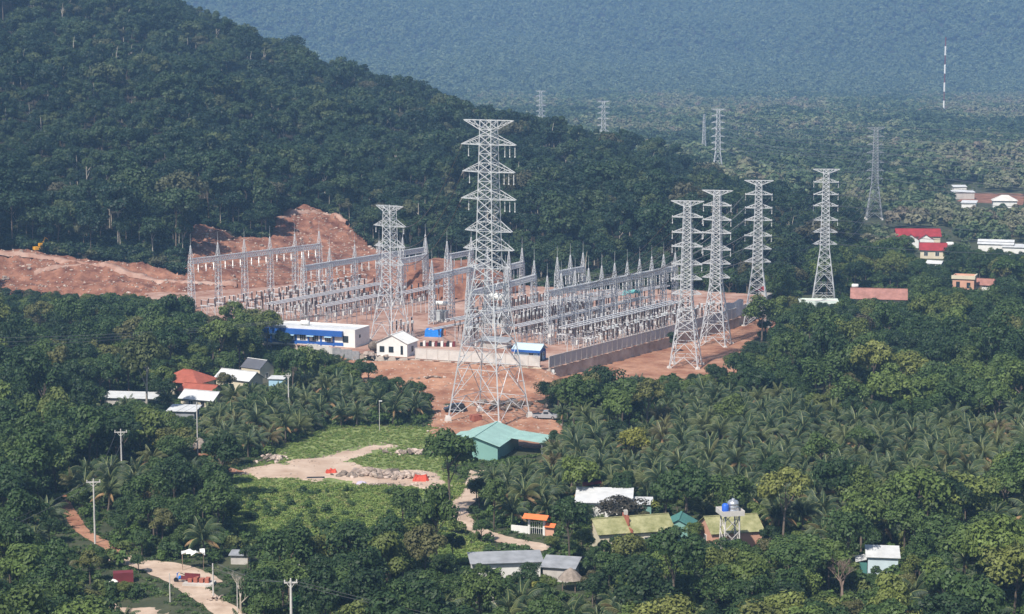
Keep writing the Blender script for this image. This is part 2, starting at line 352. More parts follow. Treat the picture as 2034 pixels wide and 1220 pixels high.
def strip(name, pts, w, m, z=.09):
    c = [Vector(XY(*q)) for q in pts]; fine = []
    for i in range(len(c)-1):
        for k in range(8): fine.append(c[i].lerp(c[i+1], k/8))
    fine.append(c[-1]); L_, R_ = [], []
    for _ in range(6): fine = [fine[0]] + [(fine[i-1]+fine[i]*2+fine[i+1])/4 for i in range(1, len(fine)-1)] + [fine[-1]]
    for i, q in enumerate(fine):
        d = (fine[min(i+1, len(fine)-1)] - fine[max(i-1, 0)]).normalized(); nn = Vector((-d.y, d.x))
        wj = w*(.5 + .03*math.sin(i*1.7) + .03*math.sin(i*.6+1)); L_.append(q+nn*wj); R_.append(q-nn*wj)
    mb = MB(); k = len(fine)
    for a, b in zip(L_, R_): mb.v += [(a.x, a.y, z), (b.x, b.y, z)]
    mb.f = [(2*i, 2*i+1, 2*i+3, 2*i+2) for i in range(k-1)]
    struct(ob(name, mb, m)); return np.array([tuple(q) for q in L_] + [tuple(q) for q in R_[::-1]])
ROADS = [strip('road', [(232,1108),(300,1128),(350,1150),(400,1182),(450,1215),(500,1262)], 3.8, m_road),
         strip('road', [(260,1118),(330,1122),(395,1140),(420,1160)], 3.4, m_road, .094),
         strip('path', [(118,985),(140,1020),(160,1055),(215,1085),(240,1105)], 2.2, m_soil, .086),
         strip('path', [(955,935),(935,985),(905,1012),(925,1045),(985,1070),(1050,1082),(1090,1092)], 3.6, m_road),
         strip('path', [(398,890),(402,915),(440,930),(475,940)], 2.6, m_soil, .082)]
CLEAR2 = poly([(120,1205),(200,1195),(320,1200),(335,1220),(300,1250),(110,1250)])
patch('dirt_yard', CLEAR2, lambda X, Y: .05+vnoise(X, Y, 4, 23)*.1, m_yard, .6, jit=1.2)

# bare cut slopes at the foot of the hill
def hillpoly(pts): return np.array([ray_hill(a, b) for a, b in pts])
CUT = CUT0
def cut_z(X, Y):
    h = H(X, Y); st = 4.2; q = h/st; q = (np.floor(q) + np.clip((q-np.floor(q))*1.9-.45, 0, 1))*st
    z = .35*h + .65*q + .5 + vnoise(X, Y, 14, 31)*1.0 - np.abs(vnoise(X+Y*.35+vnoise(X, Y, 14, 35)*4, Y*.10, 2.4, 32))*1.5 + np.abs(vnoise(X, Y, 1.9, 33))*1.5 + np.abs(vnoise(X, Y, 5.5, 34))*1.2
    bench = np.exp(-((H(X, Y)-7)/1.2)**2)*np.clip((-70-X)/20, 0, 1)
    return z + bench*.6
patch('cut_slope', CUT, cut_z, m_soil2, .8, 2.0, 1.6)
def hill_track(pts, w):
    c = [Vector(ray_hill(*q)) for q in pts]; fine = [c[i].lerp(c[i+1], k/10) for i in range(len(c)-1) for k in range(10)] + [c[-1]]; mb = MB()
    for i, q in enumerate(fine):
        d = (fine[min(i+1, len(fine)-1)]-fine[max(i-1, 0)]).normalized(); nn = Vector((-d.y, d.x)); zc = [float(cut_z(np.array([q.x+nn.x*o]), np.array([q.y+nn.y*o]))[0]) for o in (-w/2, 0, w/2)]; z = max(zc)+.12
        mb.v += [(q.x-nn.x*w/2, q.y-nn.y*w/2, z), (q.x+nn.x*w/2, q.y+nn.y*w/2, z), (q.x-nn.x*w*.8, q.y-nn.y*w*.8, z-1.2), (q.x+nn.x*w*.8, q.y+nn.y*w*.8, z-1.2)]
    for i in range(len(fine)-1): a, b = 4*i, 4*i+4; mb.f += [(a, a+1, b+1, b), (a+2, a, b, b+2), (a+1, a+3, b+3, b+1)]
    struct(ob('dirt_track', mb, m_gravel, smooth=True))
BANK = np.array([(-46,588),(-30,578),(-8,584),(4,600),(0,622),(-20,634),(-44,626)])
patch('spoil_bank', BANK, lambda X, Y: ZP + 7.5*np.clip(edge_dist(BANK, X, Y)/14, 0, 1)**.8 + np.abs(vnoise(X, Y, 4, 81))*2.2 + np.abs(vnoise(X, Y, 1.6, 82))*1.2, m_soil2, .8, 1.0, 1.0)
hill_track([(-40,512),(40,510),(110,516),(180,530),(250,548),(330,560),(395,568),(470,572)], 2.6)
hill_track([(66,548),(110,542),(160,535)], 1.6)
hill_track([(548,442),(585,424),(640,424),(690,446)], 1.4)
def ground_z(x, y):
    a, b = np.array([x]), np.array([y])
    h = float(H(a, b)[0])
    if inside(PLAT, a, b)[0]: h = max(h, ZP)
    if inside(CUT, a, b)[0]: h = max(h, float(cut_z(a, b)[0]))
    return h
# rubble on the slopes and bench: uncountable
def rock_mesh(name, seed, m):
    bm = bmesh.new(); bmesh.ops.create_icosphere(bm, subdivisions=1, radius=1.0); r = random.Random(seed)
    for v in bm.verts: v.co *= r.uniform(.65, 1.25); v.co.z *= .7
    me = bpy.data.meshes.new(name); bm.to_mesh(me); bm.free(); me.materials.append(m); return me
ROCKS = [rock_mesh('rock', i, m_rock) for i in range(4)]
SCRAPS = [rock_mesh('scrap', 10+i, m_scrap) for i in range(3)]

# ------------------------------------------------------------------ scattering of what nobody could count
def lib(name, objs):
    c = bpy.data.collections.new(name)
    for i, me in enumerate(objs): c.objects.link(bpy.data.objects.new('%s_%02d' % (name, i), me))
    return c
def scatter(name, label, cat, pts, coll, nvar, kind='stuff', top=True, parent=None, idx=None):
    """pts: rows x, y, z, scale ; one object, the plants placed by geometry nodes"""
    pts = np.asarray(pts, float); k = len(pts)
    me = bpy.data.meshes.new(name); me.vertices.add(k); me.vertices.foreach_set('co', pts[:, :3].reshape(-1).copy())
    a = me.attributes.new('rotz', 'FLOAT', 'POINT'); a.data.foreach_set('value', rng.random(k)*6.283)
    a = me.attributes.new('scl', 'FLOAT', 'POINT'); a.data.foreach_set('value', pts[:, 3].copy())
    a = me.attributes.new('idx', 'INT', 'POINT'); a.data.foreach_set('value', (rng.integers(0, nvar, k) if idx is None else np.asarray(idx)).astype(np.int32))
    o = bpy.data.objects.new(name, me); link(o, parent); tag(o, label, cat, None, kind)
    ng = bpy.data.node_groups.new(name, 'GeometryNodeTree')
    ng.interface.new_socket('Geometry', in_out='INPUT', socket_type='NodeSocketGeometry'); ng.interface.new_socket('Geometry', in_out='OUTPUT', socket_type='NodeSocketGeometry')
    N, L = ng.nodes, ng.links; gi = N.new('NodeGroupInput'); go = N.new('NodeGroupOutput')
    ip = N.new('GeometryNodeInstanceOnPoints'); ci = N.new('GeometryNodeCollectionInfo')
    ci.inputs['Collection'].default_value = coll; ci.inputs['Separate Children'].default_value = True; ci.inputs['Reset Children'].default_value = True
    def at(nm, ty):
        q = N.new('GeometryNodeInputNamedAttribute'); q.data_type = ty; q.inputs['Name'].default_value = nm; return q.outputs['Attribute']
    cx = N.new('ShaderNodeCombineXYZ'); L.new(at('rotz', 'FLOAT'), cx.inputs[2]); er = N.new('FunctionNodeEulerToRotation'); L.new(cx.outputs[0], er.inputs[0])
    L.new(gi.outputs[0], ip.inputs['Points']); L.new(ci.outputs[0], ip.inputs['Instance']); ip.inputs['Pick Instance'].default_value = True
    L.new(at('idx', 'INT'), ip.inputs['Instance Index']); L.new(er.outputs[0], ip.inputs['Rotation']); L.new(at('scl', 'FLOAT'), ip.inputs['Scale']); L.new(ip.outputs[0], go.inputs[0])
    md = o.modifiers.new('scatter', 'NODES'); md.node_group = ng; return o
# ------------------------------------------------------------------ lattice towers
def lerp(a, b, t): return a + (b-a)*t
def wire_pts(a, b, sag, n=14):
    a, b = Vector(a), Vector(b); return [a.lerp(b, i/n) - Vector((0,0,4*sag*(i/n)*(1-i/n))) for i in range(n+1)]
WIRE_GROUPS = {}
def wire(a, b, sag, label, group, r=.045):
    o = ob('power_line', MB().path(wire_pts(a, b, sag), r, 3), m_wire); tag(o, label, 'cable', group); return o
def tower(name, label, loc, yaw, prof, arms, top_arm, levels, r_leg, r_br, singles=False, foot=.9, mat=None, left_str=(), right_str=(), strl=2.2, group=None):
    """prof: [(z, side)], arms: [(z, half length, rise)], top_arm: (z, half length, drop)"""
    mat = mat or m_steel
    t = thing(name, label, 'pylon', loc, yaw, group)
    zs, ws = [q[0] for q in prof], [q[1] for q in prof]
    w = lambda z: float(np.interp(z, zs, ws))/2
    cs = [(-1,-1),(1,-1),(1,1),(-1,1)]
    K = lambda c, z: Vector((c[0]*w(z), c[1]*w(z), z))
    for c in cs:
        ob('leg', MB().path([K(c, z) for z in zs], r_leg, 4, r_leg*.7), mat, t)
        if foot: ob('footing', MB().lathe([(foot*.75,-.8),(foot*.62,.2),(foot*.45,.75),(foot*.42,.8)], (c[0]*w(0), c[1]*w(0), 0), 4), m_concw, t)
    br = MB()
    def B(a, b, r=r_br, nm='brace'):
        if singles: bar_part(nm, a, b, r, mat, t)
        else: br.bar(a, b, r)
    for i in range(len(levels)-1):
        z0, z1 = levels[i], levels[i+1]; big = 2*w(z0) > 5.0
        for k in range(4):
            c, d = cs[k], cs[(k+1) % 4]; a0, b0, a1, b1 = K(c, z0), K(d, z0), K(c, z1), K(d, z1)
            B(a1, b1, r_br*.85, 'strut')
            if big:
                mid = (a1+b1)/2; B(a0, mid); B(b0, mid)
                for p0, p1 in ((a0, a1), (b0, b1)):
                    m1 = p0.lerp(mid, .5); B(p0.lerp(p1, .5), m1, r_br*.6); B(m1, p1, r_br*.6)
            else:
                B(a0, b1); B(b0, a1)
    if not singles: ob('bracing', br, mat, t)
    ins = MB()
    for j, (z, hl, rise) in enumerate(arms):
        for sgn in (-1, 1):
            mb = MB(); wz = w(z); wu = w(z+rise); tip = Vector((sgn*hl, 0, z)); tw = .28
            for q in (-1, 1):
                lo, up = Vector((sgn*wz, q*wz, z)), Vector((sgn*wu, q*wu, z+rise)); tp = tip + Vector((0, q*tw, 0))
                mb.bar(lo, tp, r_br*1.05); mb.bar(up, tp, r_br*1.05)
                for f0, f1 in ((.0,.33),(.33,.36),(.33,.66),(.66,.68)):
                    mb.bar(lo.lerp(tp, f0), up.lerp(tp, f1), r_br*.6)
            for f in (.33, .66, 1.0):
                mb.bar(Vector((sgn*wz,-wz,z)).lerp(tip-Vector((0,tw,0)), f), Vector((sgn*wz,wz,z)).lerp(tip+Vector((0,tw,0)), f), r_br*.6)
            mb.bar(Vector((sgn*wz,-wz,z)), Vector((sgn*wz,wz,z)).lerp(tip, .4), r_br*.6)
            ob('cross_arm', mb, mat, t)
            for s_ in (left_str if sgn < 0 else right_str):
                if j in s_[0]:
                    for f in s_[1]:
                        x = sgn*hl*f; prof_ = [(.04,-strl),(.13,-strl+.03),(.13,-strl+.3),(.05,-strl+.35)] + [q for q_ in range(6) for q in ((.05,-strl+.5+q_*.25),(.11,-strl+.58+q_*.25))] + [(.03,-strl+2.05),(.03,0)]
                        ob('insulator_string', MB().lathe(prof_, (x, 0, z-.03), 6), m_inw, t)
    z, hl, drop = top_arm
    for sgn in (-1, 1):
        mb = MB(); wt, wl = w(z), w(z-drop); tip = Vector((sgn*hl, 0, z))
        for q in (-1, 1):
            up, lo, tp = Vector((sgn*wt, q*wt, z)), Vector((sgn*wl, q*wl, z-drop)), tip+Vector((0, q*.25, 0))
            mb.bar(up, tp, r_br); mb.bar(lo, tp, r_br)
            for f0, f1 in ((.33,.0),(.33,.33),(.66,.33),(.66,.66)): mb.bar(up.lerp(tp, f0), lo.lerp(tp, f1), r_br*.6)
        for f in (.33,.66,1): mb.bar(Vector((sgn*wt,-wt,z)).lerp(tip, f), Vector((sgn*wt,wt,z)).lerp(tip, f), r_br*.6)
        ob('earth_wire_arm', mb, mat, t)
    return t
def tip(loc, yaw, x, z): return Vector((loc[0]+x*math.cos(yaw), loc[1]+x*math.sin(yaw), loc[2]+z))

MAIN = Vector((-4.8, 409.8, .55)); MY = math.radians(-31)
MARMS = [(57,6.5,1.9),(51.4,6.2,1.9),(45.8,6.5,1.9),(39.2,5.6,2.0),(35.4,6.0,2.1),(31.6,4.9,1.8)]
tower('transmission_tower', 'tallest lattice pylon standing in front of the substation wall beside the green shed', MAIN, MY,
      [(0,12.4),(32.5,3.9),(62,2.6)], MARMS, (62,5.9,1.9),
      [0,4.2,10.8,15.4,19.4,23,26.2,29.2,31.6,33.4,35.4,37.4,39.2,41.2,43.4,45.8,47.7,49.5,51.4,53.3,55.2,57,58.9,60.1,62], .17, .085, True, 1.3,
      left_str=[((0,1,2),(.75,))], right_str=[((0,1,2),(.6,.78,.97))], strl=2.5)

RARMS = [(36.6,3.75,1.1),(32.9,3.75,1.1),(29.5,3.75,1.1),(25.2,3.75,1.2),(21.6,3.7,1.2),(18.0,3.6,1.2)]
RPROF = [(0,7.0),(16.4,2.75),(40.5,1.55)]
RLEV = [0,2.9,6.2,9.2,11.8,14.2,16.4,18,19.2,20.4,21.6,22.8,24,25.2,26.6,28,29.5,30.6,31.7,32.9,34.1,35.3,36.6,37.7,39.2,40.5]
RT = {'a': (P(1362,730), -14), 'b': (P(1421,688), -20), 'c': (P(1503,648), -10), 'd': (P(1636,603), -8), 'e': (P(1736,436), -6)}
lab = {'a': 'lattice pylon on white footings in the red clearing, nearest the blue gatehouse',
       'b': 'lattice pylon second along the panel wall from the blue gatehouse, red soil at its feet',
       'c': 'lattice pylon at the far end of the panel wall beside the grey tarpaulin screen',
       'd': 'lattice pylon rising behind the flat white building near the faded pink roof',
       'e': 'dull grey lattice pylon among trees beside the long red roof'}
TL = {}
for k, (loc, yd) in RT.items():
    yw = math.radians(yd); TL[k] = (loc, yw)
    tower('transmission_tower', lab[k], loc, yw, RPROF, RARMS, (40.5,4.0,1.2), RLEV, .16, .085 if k != 'e' else .06, False, 1.0 if k in 'abc' else .8,
          left_str=[((0,1,2,3),(.97,))] if k in 'abcd' else (), right_str=[((0,1,2,3),(.97,))] if k in 'abcd' else (), strl=1.6, mat=m_steel if k != 'e' else m_steeld)
FT = {'f': ((1425,361), 0, 40.5), 'g': ((1398,316), 75, 29.5), 'h': ((1198,329), 0, 40.5), 'i': ((1074,288), 0, 40.5)}
flab = {'f': 'hazy lattice pylon at the foot of the hill where the wooded ridge meets the plain', 'g': 'narrow lattice pylon seen edge on in the hazy plain close behind a wider one',
        'h': 'hazy lattice pylon half hidden behind the ridge, lower on the slope', 'i': 'small hazy lattice pylon half hidden behind the ridge, higher on the slope'}
for k, (px, yd, hh) in FT.items():
    loc = P(*px); yw = math.radians(yd); f = hh/40.5; TL[k] = (loc, yw)
    tower('transmission_tower', flab[k], loc, yw, [(z*f, q*f) for z, q in RPROF], [(z*f, l*f, q*f) for z, l, q in RARMS], (hh,4.0*f,.8), [z*f for z in RLEV[::2]]+[hh], .16, .08, False, .8)
S7 = P(776, 676, ZP); S7Y = math.radians(-38)
tower('transmission_tower', 'short three armed lattice pylon inside the substation behind the white gatehouse', S7, S7Y, [(0,7.4),(16,3.1),(34.5,2.3)],
      [(29.2,5.2,1.6),(24.0,5.0,1.6),(19.5,4.4,1.4)], (34.3,4.4,1.3), [0,4.4,8.4,11.6,14,16,17.8,19.5,21,22.6,24,25.8,27.5,29.2,31,32.6,34.3], .15, .075, False, .9,
      left_str=[((0,1),(.9,))], right_str=[((0,1),(.9,))], strl=1.8)
# red and white radio mast on the plain
ml = P(1874, 236); mt = thing('radio_mast', 'thin red and white banded radio mast far out on the hazy plain', 'mast', ml)
for i in range(9): ob('mast_section', MB().bar((0,0,i*9), (0,0,i*9+9), (.55 if i % 2 == 0 else .9), n=6, cap=True), m_rust if i % 2 == 0 else m_white, mt)

# overhead lines
for i, (z, hl, q) in enumerate(MARMS[:3]):
    zz = [29.2, 24.0, 19.5][i]; hl2 = [5.2, 5.0, 4.4][i]
    for s_ in (-.25, .25):
        a = tip(MAIN, MY, -hl, z) + Vector((0, s_, 0)); b = tip(S7, S7Y, hl2, zz) + Vector((0, s_, 0))
        wire(a, b, 4.0, 'conductor sagging from the tallest pylon to the three armed pylon', 'lines between the tallest and the three armed pylon', .08)
        st = MB(); d = (wire_pts(a, b, 4.0)[1]-a).normalized()
        st.path([a, a+d*2.6], .10, 6); o = ob('insulator_string', st, m_inw); tag(o, 'tension insulator string holding a line to the tallest pylon\'s left arms', 'insulator', 'tension strings on the tallest pylon')
# ------------------------------------------------------------------ substation yard
U = (WR1.xy - CORN.xy).normalized(); V = Vector((-U.y, U.x)); UY = math.atan2(U.y, U.x)
def Q(u, v, z=ZP): q = CORN.xy + U*u + V*v; return Vector((q.x, q.y, z))
def uv(p): d = p.xy - CORN.xy; return d.dot(U), d.dot(V)
def lattice_column(name, h, w0, w1, bays, rl, rb):
    mb = MB(); cs = [(-1,-1),(1,-1),(1,1),(-1,1)]; K = lambda c, z: Vector((c[0]*lerp(w0, w1, z/h)/2, c[1]*lerp(w0, w1, z/h)/2, z))
    for c in cs: mb.bar(K(c, 0), K(c, h), rl)
    for i in range(bays):
        z0, z1 = h*i/bays, h*(i+1)/bays
        for k in range(4):
            c, d = cs[k], cs[(k+1) % 4]
            if (i+k) % 2: mb.bar(K(c, z0), K(d, z1), rb)
            else: mb.bar(K(d, z0), K(c, z1), rb)
            mb.bar(K(c, z1), K(d, z1), rb)
    return mb
COLS = {}
def gantry(label, a, b, nbay, bh, strings=3, peak=4.6, rod=3.2, w=1.25, two_sided=False):
    a, b = Vector(a), Vector(b); d = (b-a); Lg = d.length; yaw = math.atan2(d.y, d.x)
    t = thing('gantry', label, 'gantry', a, yaw)
    if bh not in COLS:
        COLS[bh] = (lattice_column('column', bh+.6, w*1.25, w*.85, 12, .11, .07).mesh('column', m_steel),
                    lattice_column('peak', peak, w*.85, .12, 5, .08, .055).mesh('peak', m_steel),
                    MB().bar((0,0,0), (0,0,rod), .045, .02, 4).mesh('lightning_rod', m_steel))
    cm, pk, rd = COLS[bh]
    for i in range(nbay+1):
        x = Lg*i/nbay
        ob('column', cm, None, t, (x,0,0)); ob('peak', pk, None, t, (x,0,bh+.6)); ob('lightning_rod', rd, None, t, (x,0,bh+.6+peak))
    bl = Lg/nbay; mb = MB(); hw = .5; npn = max(4, int(bl/.9))
    for yy in (-hw, hw):
        for zz in (0, 1.35): mb.bar((0,yy,zz), (bl,yy,zz), .11)
    for k in range(npn):
        x0, x1 = bl*k/npn, bl*(k+1)/npn
        for yy in (-hw, hw): mb.bar((x0,yy,0), (x1,yy,1.35), .085); mb.bar((x1,yy,0), (x1,yy,1.35), .085)
        for zz in (0, 1.35): mb.bar((x0,-hw,zz), (x1,hw,zz), .04); mb.bar((x1,-hw,zz), (x1,hw,zz), .04)
    bm_ = mb.mesh('beam', m_alu)
    sm_ = MB().lathe([(.05,-2.6),(.2,-2.55),(.2,-2.3),(.08,-2.25)] + [q for k in range(7) for q in ((.09,-2.1+k*.25),(.19,-2.0+k*.25))] + [(.03,-.3),(.03,0)], (0,0,0), 6).mesh('insulator_string', m_inw)
    for i in range(nbay):
        ob('beam', bm_, None, t, (bl*i, 0, bh))
        for k in range(strings): ob('insulator_string', sm_, None, t, (bl*(i+(k+.75)/(strings+.5)), -.6, bh-.02))
    return t
GH = 13.0
def beam_pt(px, py, h): v = P(px, py, ZP+h); return Vector((v.x, v.y, ZP))
ga0, ga1 = beam_pt(379, 524, GH), beam_pt(634, 493, GH)
gb0, gb1 = beam_pt(603, 538, GH), beam_pt(845, 500, GH)
gantry('long lattice gantry of six peaked columns before the bare red slope', ga0, ga1, 5, GH)
gantry('lattice gantry crossing behind the three armed pylon, six peaked columns', gb0, gb1, 5, GH)
gantry('short two column gantry in front of the red rubble bank', beam_pt(888, 515, GH), beam_pt(936, 506, GH), 1, GH)
gantry('two column gantry seen through the tallest pylon, its beam the higher of two', beam_pt(1011, 536, 12.0), beam_pt(1037, 529, 12.0), 1, 12.0)
gantry('two column gantry seen beside the tallest pylon, its beam the lower of two', beam_pt(1008, 571, 12.0), beam_pt(1061, 556, 12.0), 1, 12.0)
gantry('three column gantry with white insulators before the dark forest edge', beam_pt(1107, 549, 12.0), beam_pt(1158, 539, 12.0), 2, 12.0)
gr0, gr1 = beam_pt(1087, 589, 12.0), beam_pt(1341, 538, 12.0)
GRT = gantry('longest gantry of eleven peaked columns beside the panel wall', gr0, gr1, 10, 12.0, 3)
gantry('middle yard gantry of four peaked columns before the red spoil bank', beam_pt(858, 556, 12.0), beam_pt(968, 531, 12.0), 3, 12.0)
gantry('middle yard gantry of three peaked columns near the big transformer', beam_pt(930, 590, 12.0), beam_pt(1004, 570, 12.0), 2, 12.0)
gantry('two column gantry joined behind the three armed pylon at a lower beam', beam_pt(795, 524, 12.0), beam_pt(846, 514, 12.0), 1, 12.0)
# tubular busbars
def bus(p0, p1, label, group, n=3, gap=1.6, h=6.6):
    a, b = P(*p0, ZP+h), P(*p1, ZP+h); d = (b-a); Lb = d.length; yaw = math.atan2(d.y, d.x); nn = Vector((-math.sin(yaw), math.cos(yaw), 0))
    for k in range(n):
        t = thing('busbar', label, 'busbar', (a.x+nn.x*gap*k, a.y+nn.y*gap*k, ZP), yaw, group)
        ob('tube', MB().bar((0,0,h), (Lb,0,h), .17, n=6, cap=True), m_alu, t)
        m = max(3, int(Lb/7))
        for i in range(m):
            x = Lb*(i+.5)/m
            ob('support', MB().bar((x,0,0), (x,0,h-2.0), .11, .09, 6), m_steel, t)
            ob('post_insulator', MB().lathe([(.1,h-2.0),(.17,h-1.95),(.12,h-1.2),(.16,h-1.15),(.1,h-.4),(.12,h-.12)], (x,0,0), 7), m_ins, t)
bus((545,605), (768,563), 'silver busbar tube on posts below the three armed pylon gantry', 'busbars behind the control building')
bus((648,609), (766,586), 'silver busbar tube on posts near the control building roof', 'short busbars by the control building')
bus((806,584), (884,567), 'silver busbar tube beside the transformer with the white tank', 'busbars beside the transformer')
bus((905,637), (1241,576), 'silver busbar tube running under the longest gantry', 'busbars under the longest gantry')
bus((1134,652), (1356,599), 'silver busbar tube nearest the panel wall', 'busbars along the panel wall')
bus((860,655), (1010,625), 'low silver busbar tube near the blue tarpaulin', 'busbars near the blue tarpaulin', 2, 1.2, 4.5)
bus((1030,650), (1295,590), 'silver busbar tube between the longest gantry and the panel wall busbars', 'busbars beside the longest gantry', 3, 1.3, 5.8)
bus((1160,600), (1330,568), 'high silver busbar tube behind the longest gantry', 'busbars behind the longest gantry', 3, 1.5, 7.0)
# switchgear
def shed_prof(r, z0, z1, n):
    out = []
    for k in range(n): z = z0+(z1-z0)*k/n; out += [(r*.72, z), (r, z+(z1-z0)/n*.45)]
    return out + [(r*.7, z1)]
def frame_mesh(h, w):
    mb = MB()
    for sx in (-1,1):
        for sy in (-1,1): mb.bar((sx*w,sy*w,0), (sx*w*.8,sy*w*.8,h), .05)
    for k in range(3):
        z0, z1 = h*k/3, h*(k+1)/3
        for sx in (-1,1): mb.bar((sx*w*.9,-w*.9,z0), (sx*w*.9,w*.9,z1), .03)
        for sy in (-1,1): mb.bar((-w*.9,sy*w*.9,z0), (w*.9,sy*w*.9,z1), .03)
    mb.box(-w,w,-w,w,h,h+.12); return mb
EQ = {
 'instrument_transformer': [('stand', frame_mesh(2.3,.32).mesh('stand', m_steel)), ('insulator', MB().lathe(shed_prof(.24,2.42,4.3,6), n=7).mesh('insulator', m_insg)), ('head', MB().lathe([(.18,4.3),(.36,4.42),(.36,4.95),(.2,5.1)], n=8).mesh('head', m_trans))],
 'circuit_breaker': [('stand', frame_mesh(2.5,.34).mesh('stand', m_steel)), ('insulator', MB().lathe(shed_prof(.2,2.62,4.4,6), n=7).mesh('insulator', m_ins)), ('interrupter', MB().lathe(shed_prof(.26,4.4,6.2,6), n=7).mesh('interrupter', m_ins)), ('control_box', MB().box(-.45,.45,-.75,-.36,.9,2.0).mesh('control_box', m_tank2))],
 'disconnector': [('stand', MB().bar((-1,0,0),(-1,0,2.5),.09).bar((1,0,0),(1,0,2.5),.09).box(-1.4,1.4,-.14,.14,2.5,2.75).bar((-1,0,.3),(1,0,2.3),.04).mesh('stand', m_steel)), ('insulator', MB().lathe(shed_prof(.17,2.75,4.1,5), (-1.1,0,0), 7).mesh('insulator', m_insg)), ('insulator', MB().lathe(shed_prof(.17,2.75,4.1,5), (1.1,0,0), 7).mesh('insulator', m_ins)), ('blade', MB().bar((-1.1,0,4.16),(1.1,0,4.16),.06,n=5).mesh('blade', m_alu))],
 'surge_arrester': [('stand', MB().bar((0,0,0),(0,0,2.6),.13,.11,6).mesh('stand', m_concw)), ('insulator', MB().lathe(shed_prof(.22,2.6,5.0,8), n=7).mesh('insulator', m_ins)), ('cap', MB().lathe([(.1,5.0),(.4,5.06),(.4,5.12),(.1,5.2)], n=8).mesh('cap', m_alu))],
 'voltage_transformer': [('stand', frame_mesh(1.9,.3).mesh('stand', m_steel)), ('tank', MB().box(-.35,.35,-.35,.35,2.02,2.7).mesh('tank', m_tank2)), ('insulator', MB().lathe(shed_prof(.2,2.7,4.6,6), n=7).mesh('insulator', m_inw)), ('cap', MB().lathe([(.14,4.6),(.2,4.65),(.2,4.85),(.05,4.95)], n=7).mesh('cap', m_alu))],
}
EQN = {k: 0 for k in EQ}
def equip(kind, p, yaw, label, group):
    t = thing(kind, label, 'switchgear', p, yaw, group); EQN[kind] += 1
    for nm, me in EQ[kind]: ob(nm, me, None, t)
words = {'instrument_transformer': 'dark porcelain post with round pale head', 'circuit_breaker': 'tall two tier breaker pole with control box', 'disconnector': 'twin post disconnect switch with silver blade',
         'surge_arrester': 'slim brown arrester on a pale post', 'voltage_transformer': 'white ribbed post on a pale box'}
ur0, vr0 = uv(gr0)
seq = ['surge_arrester', 'instrument_transformer', 'disconnector', 'circuit_breaker', 'instrument_transformer', 'disconnector', 'voltage_transformer', 'disconnector']
Lr = (gr1-gr0).length
for b_ in range(10):
    for ph in range(3):
        for j, kd in enumerate(seq):
            if b_ in (2, 7) and j in (3, 4) or random.random() < .16: continue
            u_ = ur0 + Lr*(b_+.2+ph*.28)/10 + random.uniform(-.5,.5) - 3; v_ = 2.4 + j*2.75 + random.uniform(-.5,.5)
            p = Q(u_, v_)
            equip(kd, p, UY + (math.pi/2 if kd == 'disconnector' else 0), words[kd] + ' under the longest gantry', kd.replace('_', ' ') + 's under the longest gantry')
ub, vb = uv(gb0); ua, va = uv(ga0); LB = (gb1-gb0).length
seq2 = ['circuit_breaker', 'instrument_transformer', 'disconnector', 'surge_arrester', 'circuit_breaker', 'disconnector', 'instrument_transformer', 'surge_arrester', 'disconnector']
for b_ in range(7):
    for ph in range(3):
        for j, kd in enumerate(seq2):
            u_ = ub - 13 + LB*(b_+.18+ph*.3)/5 + random.uniform(-.2,.2); v_ = vb - 10 + j*4.6 + random.uniform(-.6,.6); p = Q(u_, v_)
            if inside(BANK, p.x, p.y) or H(p.x, p.y) > 1.5 or not inside(PLAT, p.x, p.y): continue
            q = proj(p.x, p.y, ZP+1)
            if 735 < q[0] < 830 and q[1] > 655: continue
            equip(kd, p, UY + (math.pi/2 if kd == 'disconnector' else 0), words[kd] + ' behind the control building', kd.replace('_', ' ') + 's behind the control building')
# middle yard
for b_ in range(11):
    for ph in range(3):
        for j, kd in enumerate(['disconnector', 'circuit_breaker', 'instrument_transformer', 'surge_arrester', 'voltage_transformer', 'disconnector', 'circuit_breaker', 'instrument_transformer', 'surge_arrester']):
            u_ = 14 + b_*6.6 + ph*1.9; v_ = 27 + j*3.6; p = Q(u_, v_); q = proj(p.x, p.y, ZP)
            if 820 < q[0] < 925 and q[1] > 630 or not inside(PLAT, p.x, p.y) or inside(BANK, p.x, p.y) or H(p.x, p.y) > 1: continue
            if 950 < q[0] < 1030 and q[1] > 640: continue
            equip(kd, p, UY, words[kd] + ' in the middle yard', kd.replace('_', ' ') + 's in the middle yard')
# power transformers
def transformer(label, p, yaw, big=1.0):
    t = thing('transformer', label, 'transformer', p, yaw, None, big)
    ob('tank', MB().box(-2.6,2.6,-1.3,1.3,.5,3.6).box(-2.75,2.75,-1.45,1.45,3.6,3.75), m_trans, t); ob('plinth', MB().box(-3.2,3.2,-2.2,2.2,0,.5), m_conc, t)
    for sx in (-1, 1):
        for k in range(6): ob('radiator', MB().box(sx*2.0-.9+k*.3,sx*2.0-.9+k*.3+.1,-2.1,-1.32,.9,3.4), m_trans, t)
    ob('conservator', MB().lathe([(.3,-2.4),(.75,-2.2),(.78,2.2),(.3,2.4)], (0,.9,6.0), 12, 'x'), m_tank2, t, smooth=True)
    ob('conservator_frame', MB().bar((-1.6,.9,3.7),(-1.6,.9,5.4),.09).bar((1.6,.9,3.7),(1.6,.9,5.4),.09), m_trans, t)
    for k in range(3):
        mb = MB(); a = Vector((-2.0+k*.95, -.5, 3.7)); b = a + Vector((-.35,-.5,2.9))
        for q in range(7): mb.bar(a.lerp(b, q/7), a.lerp(b, (q+.75)/7), .21, .15, 7)
        ob('bushing', mb, m_ins, t)
    for k in range(3): ob('bushing', MB().lathe(shed_prof(.14,3.7,5.0,5), (1.0+k*.6,-.4,0), 7), m_ins, t)
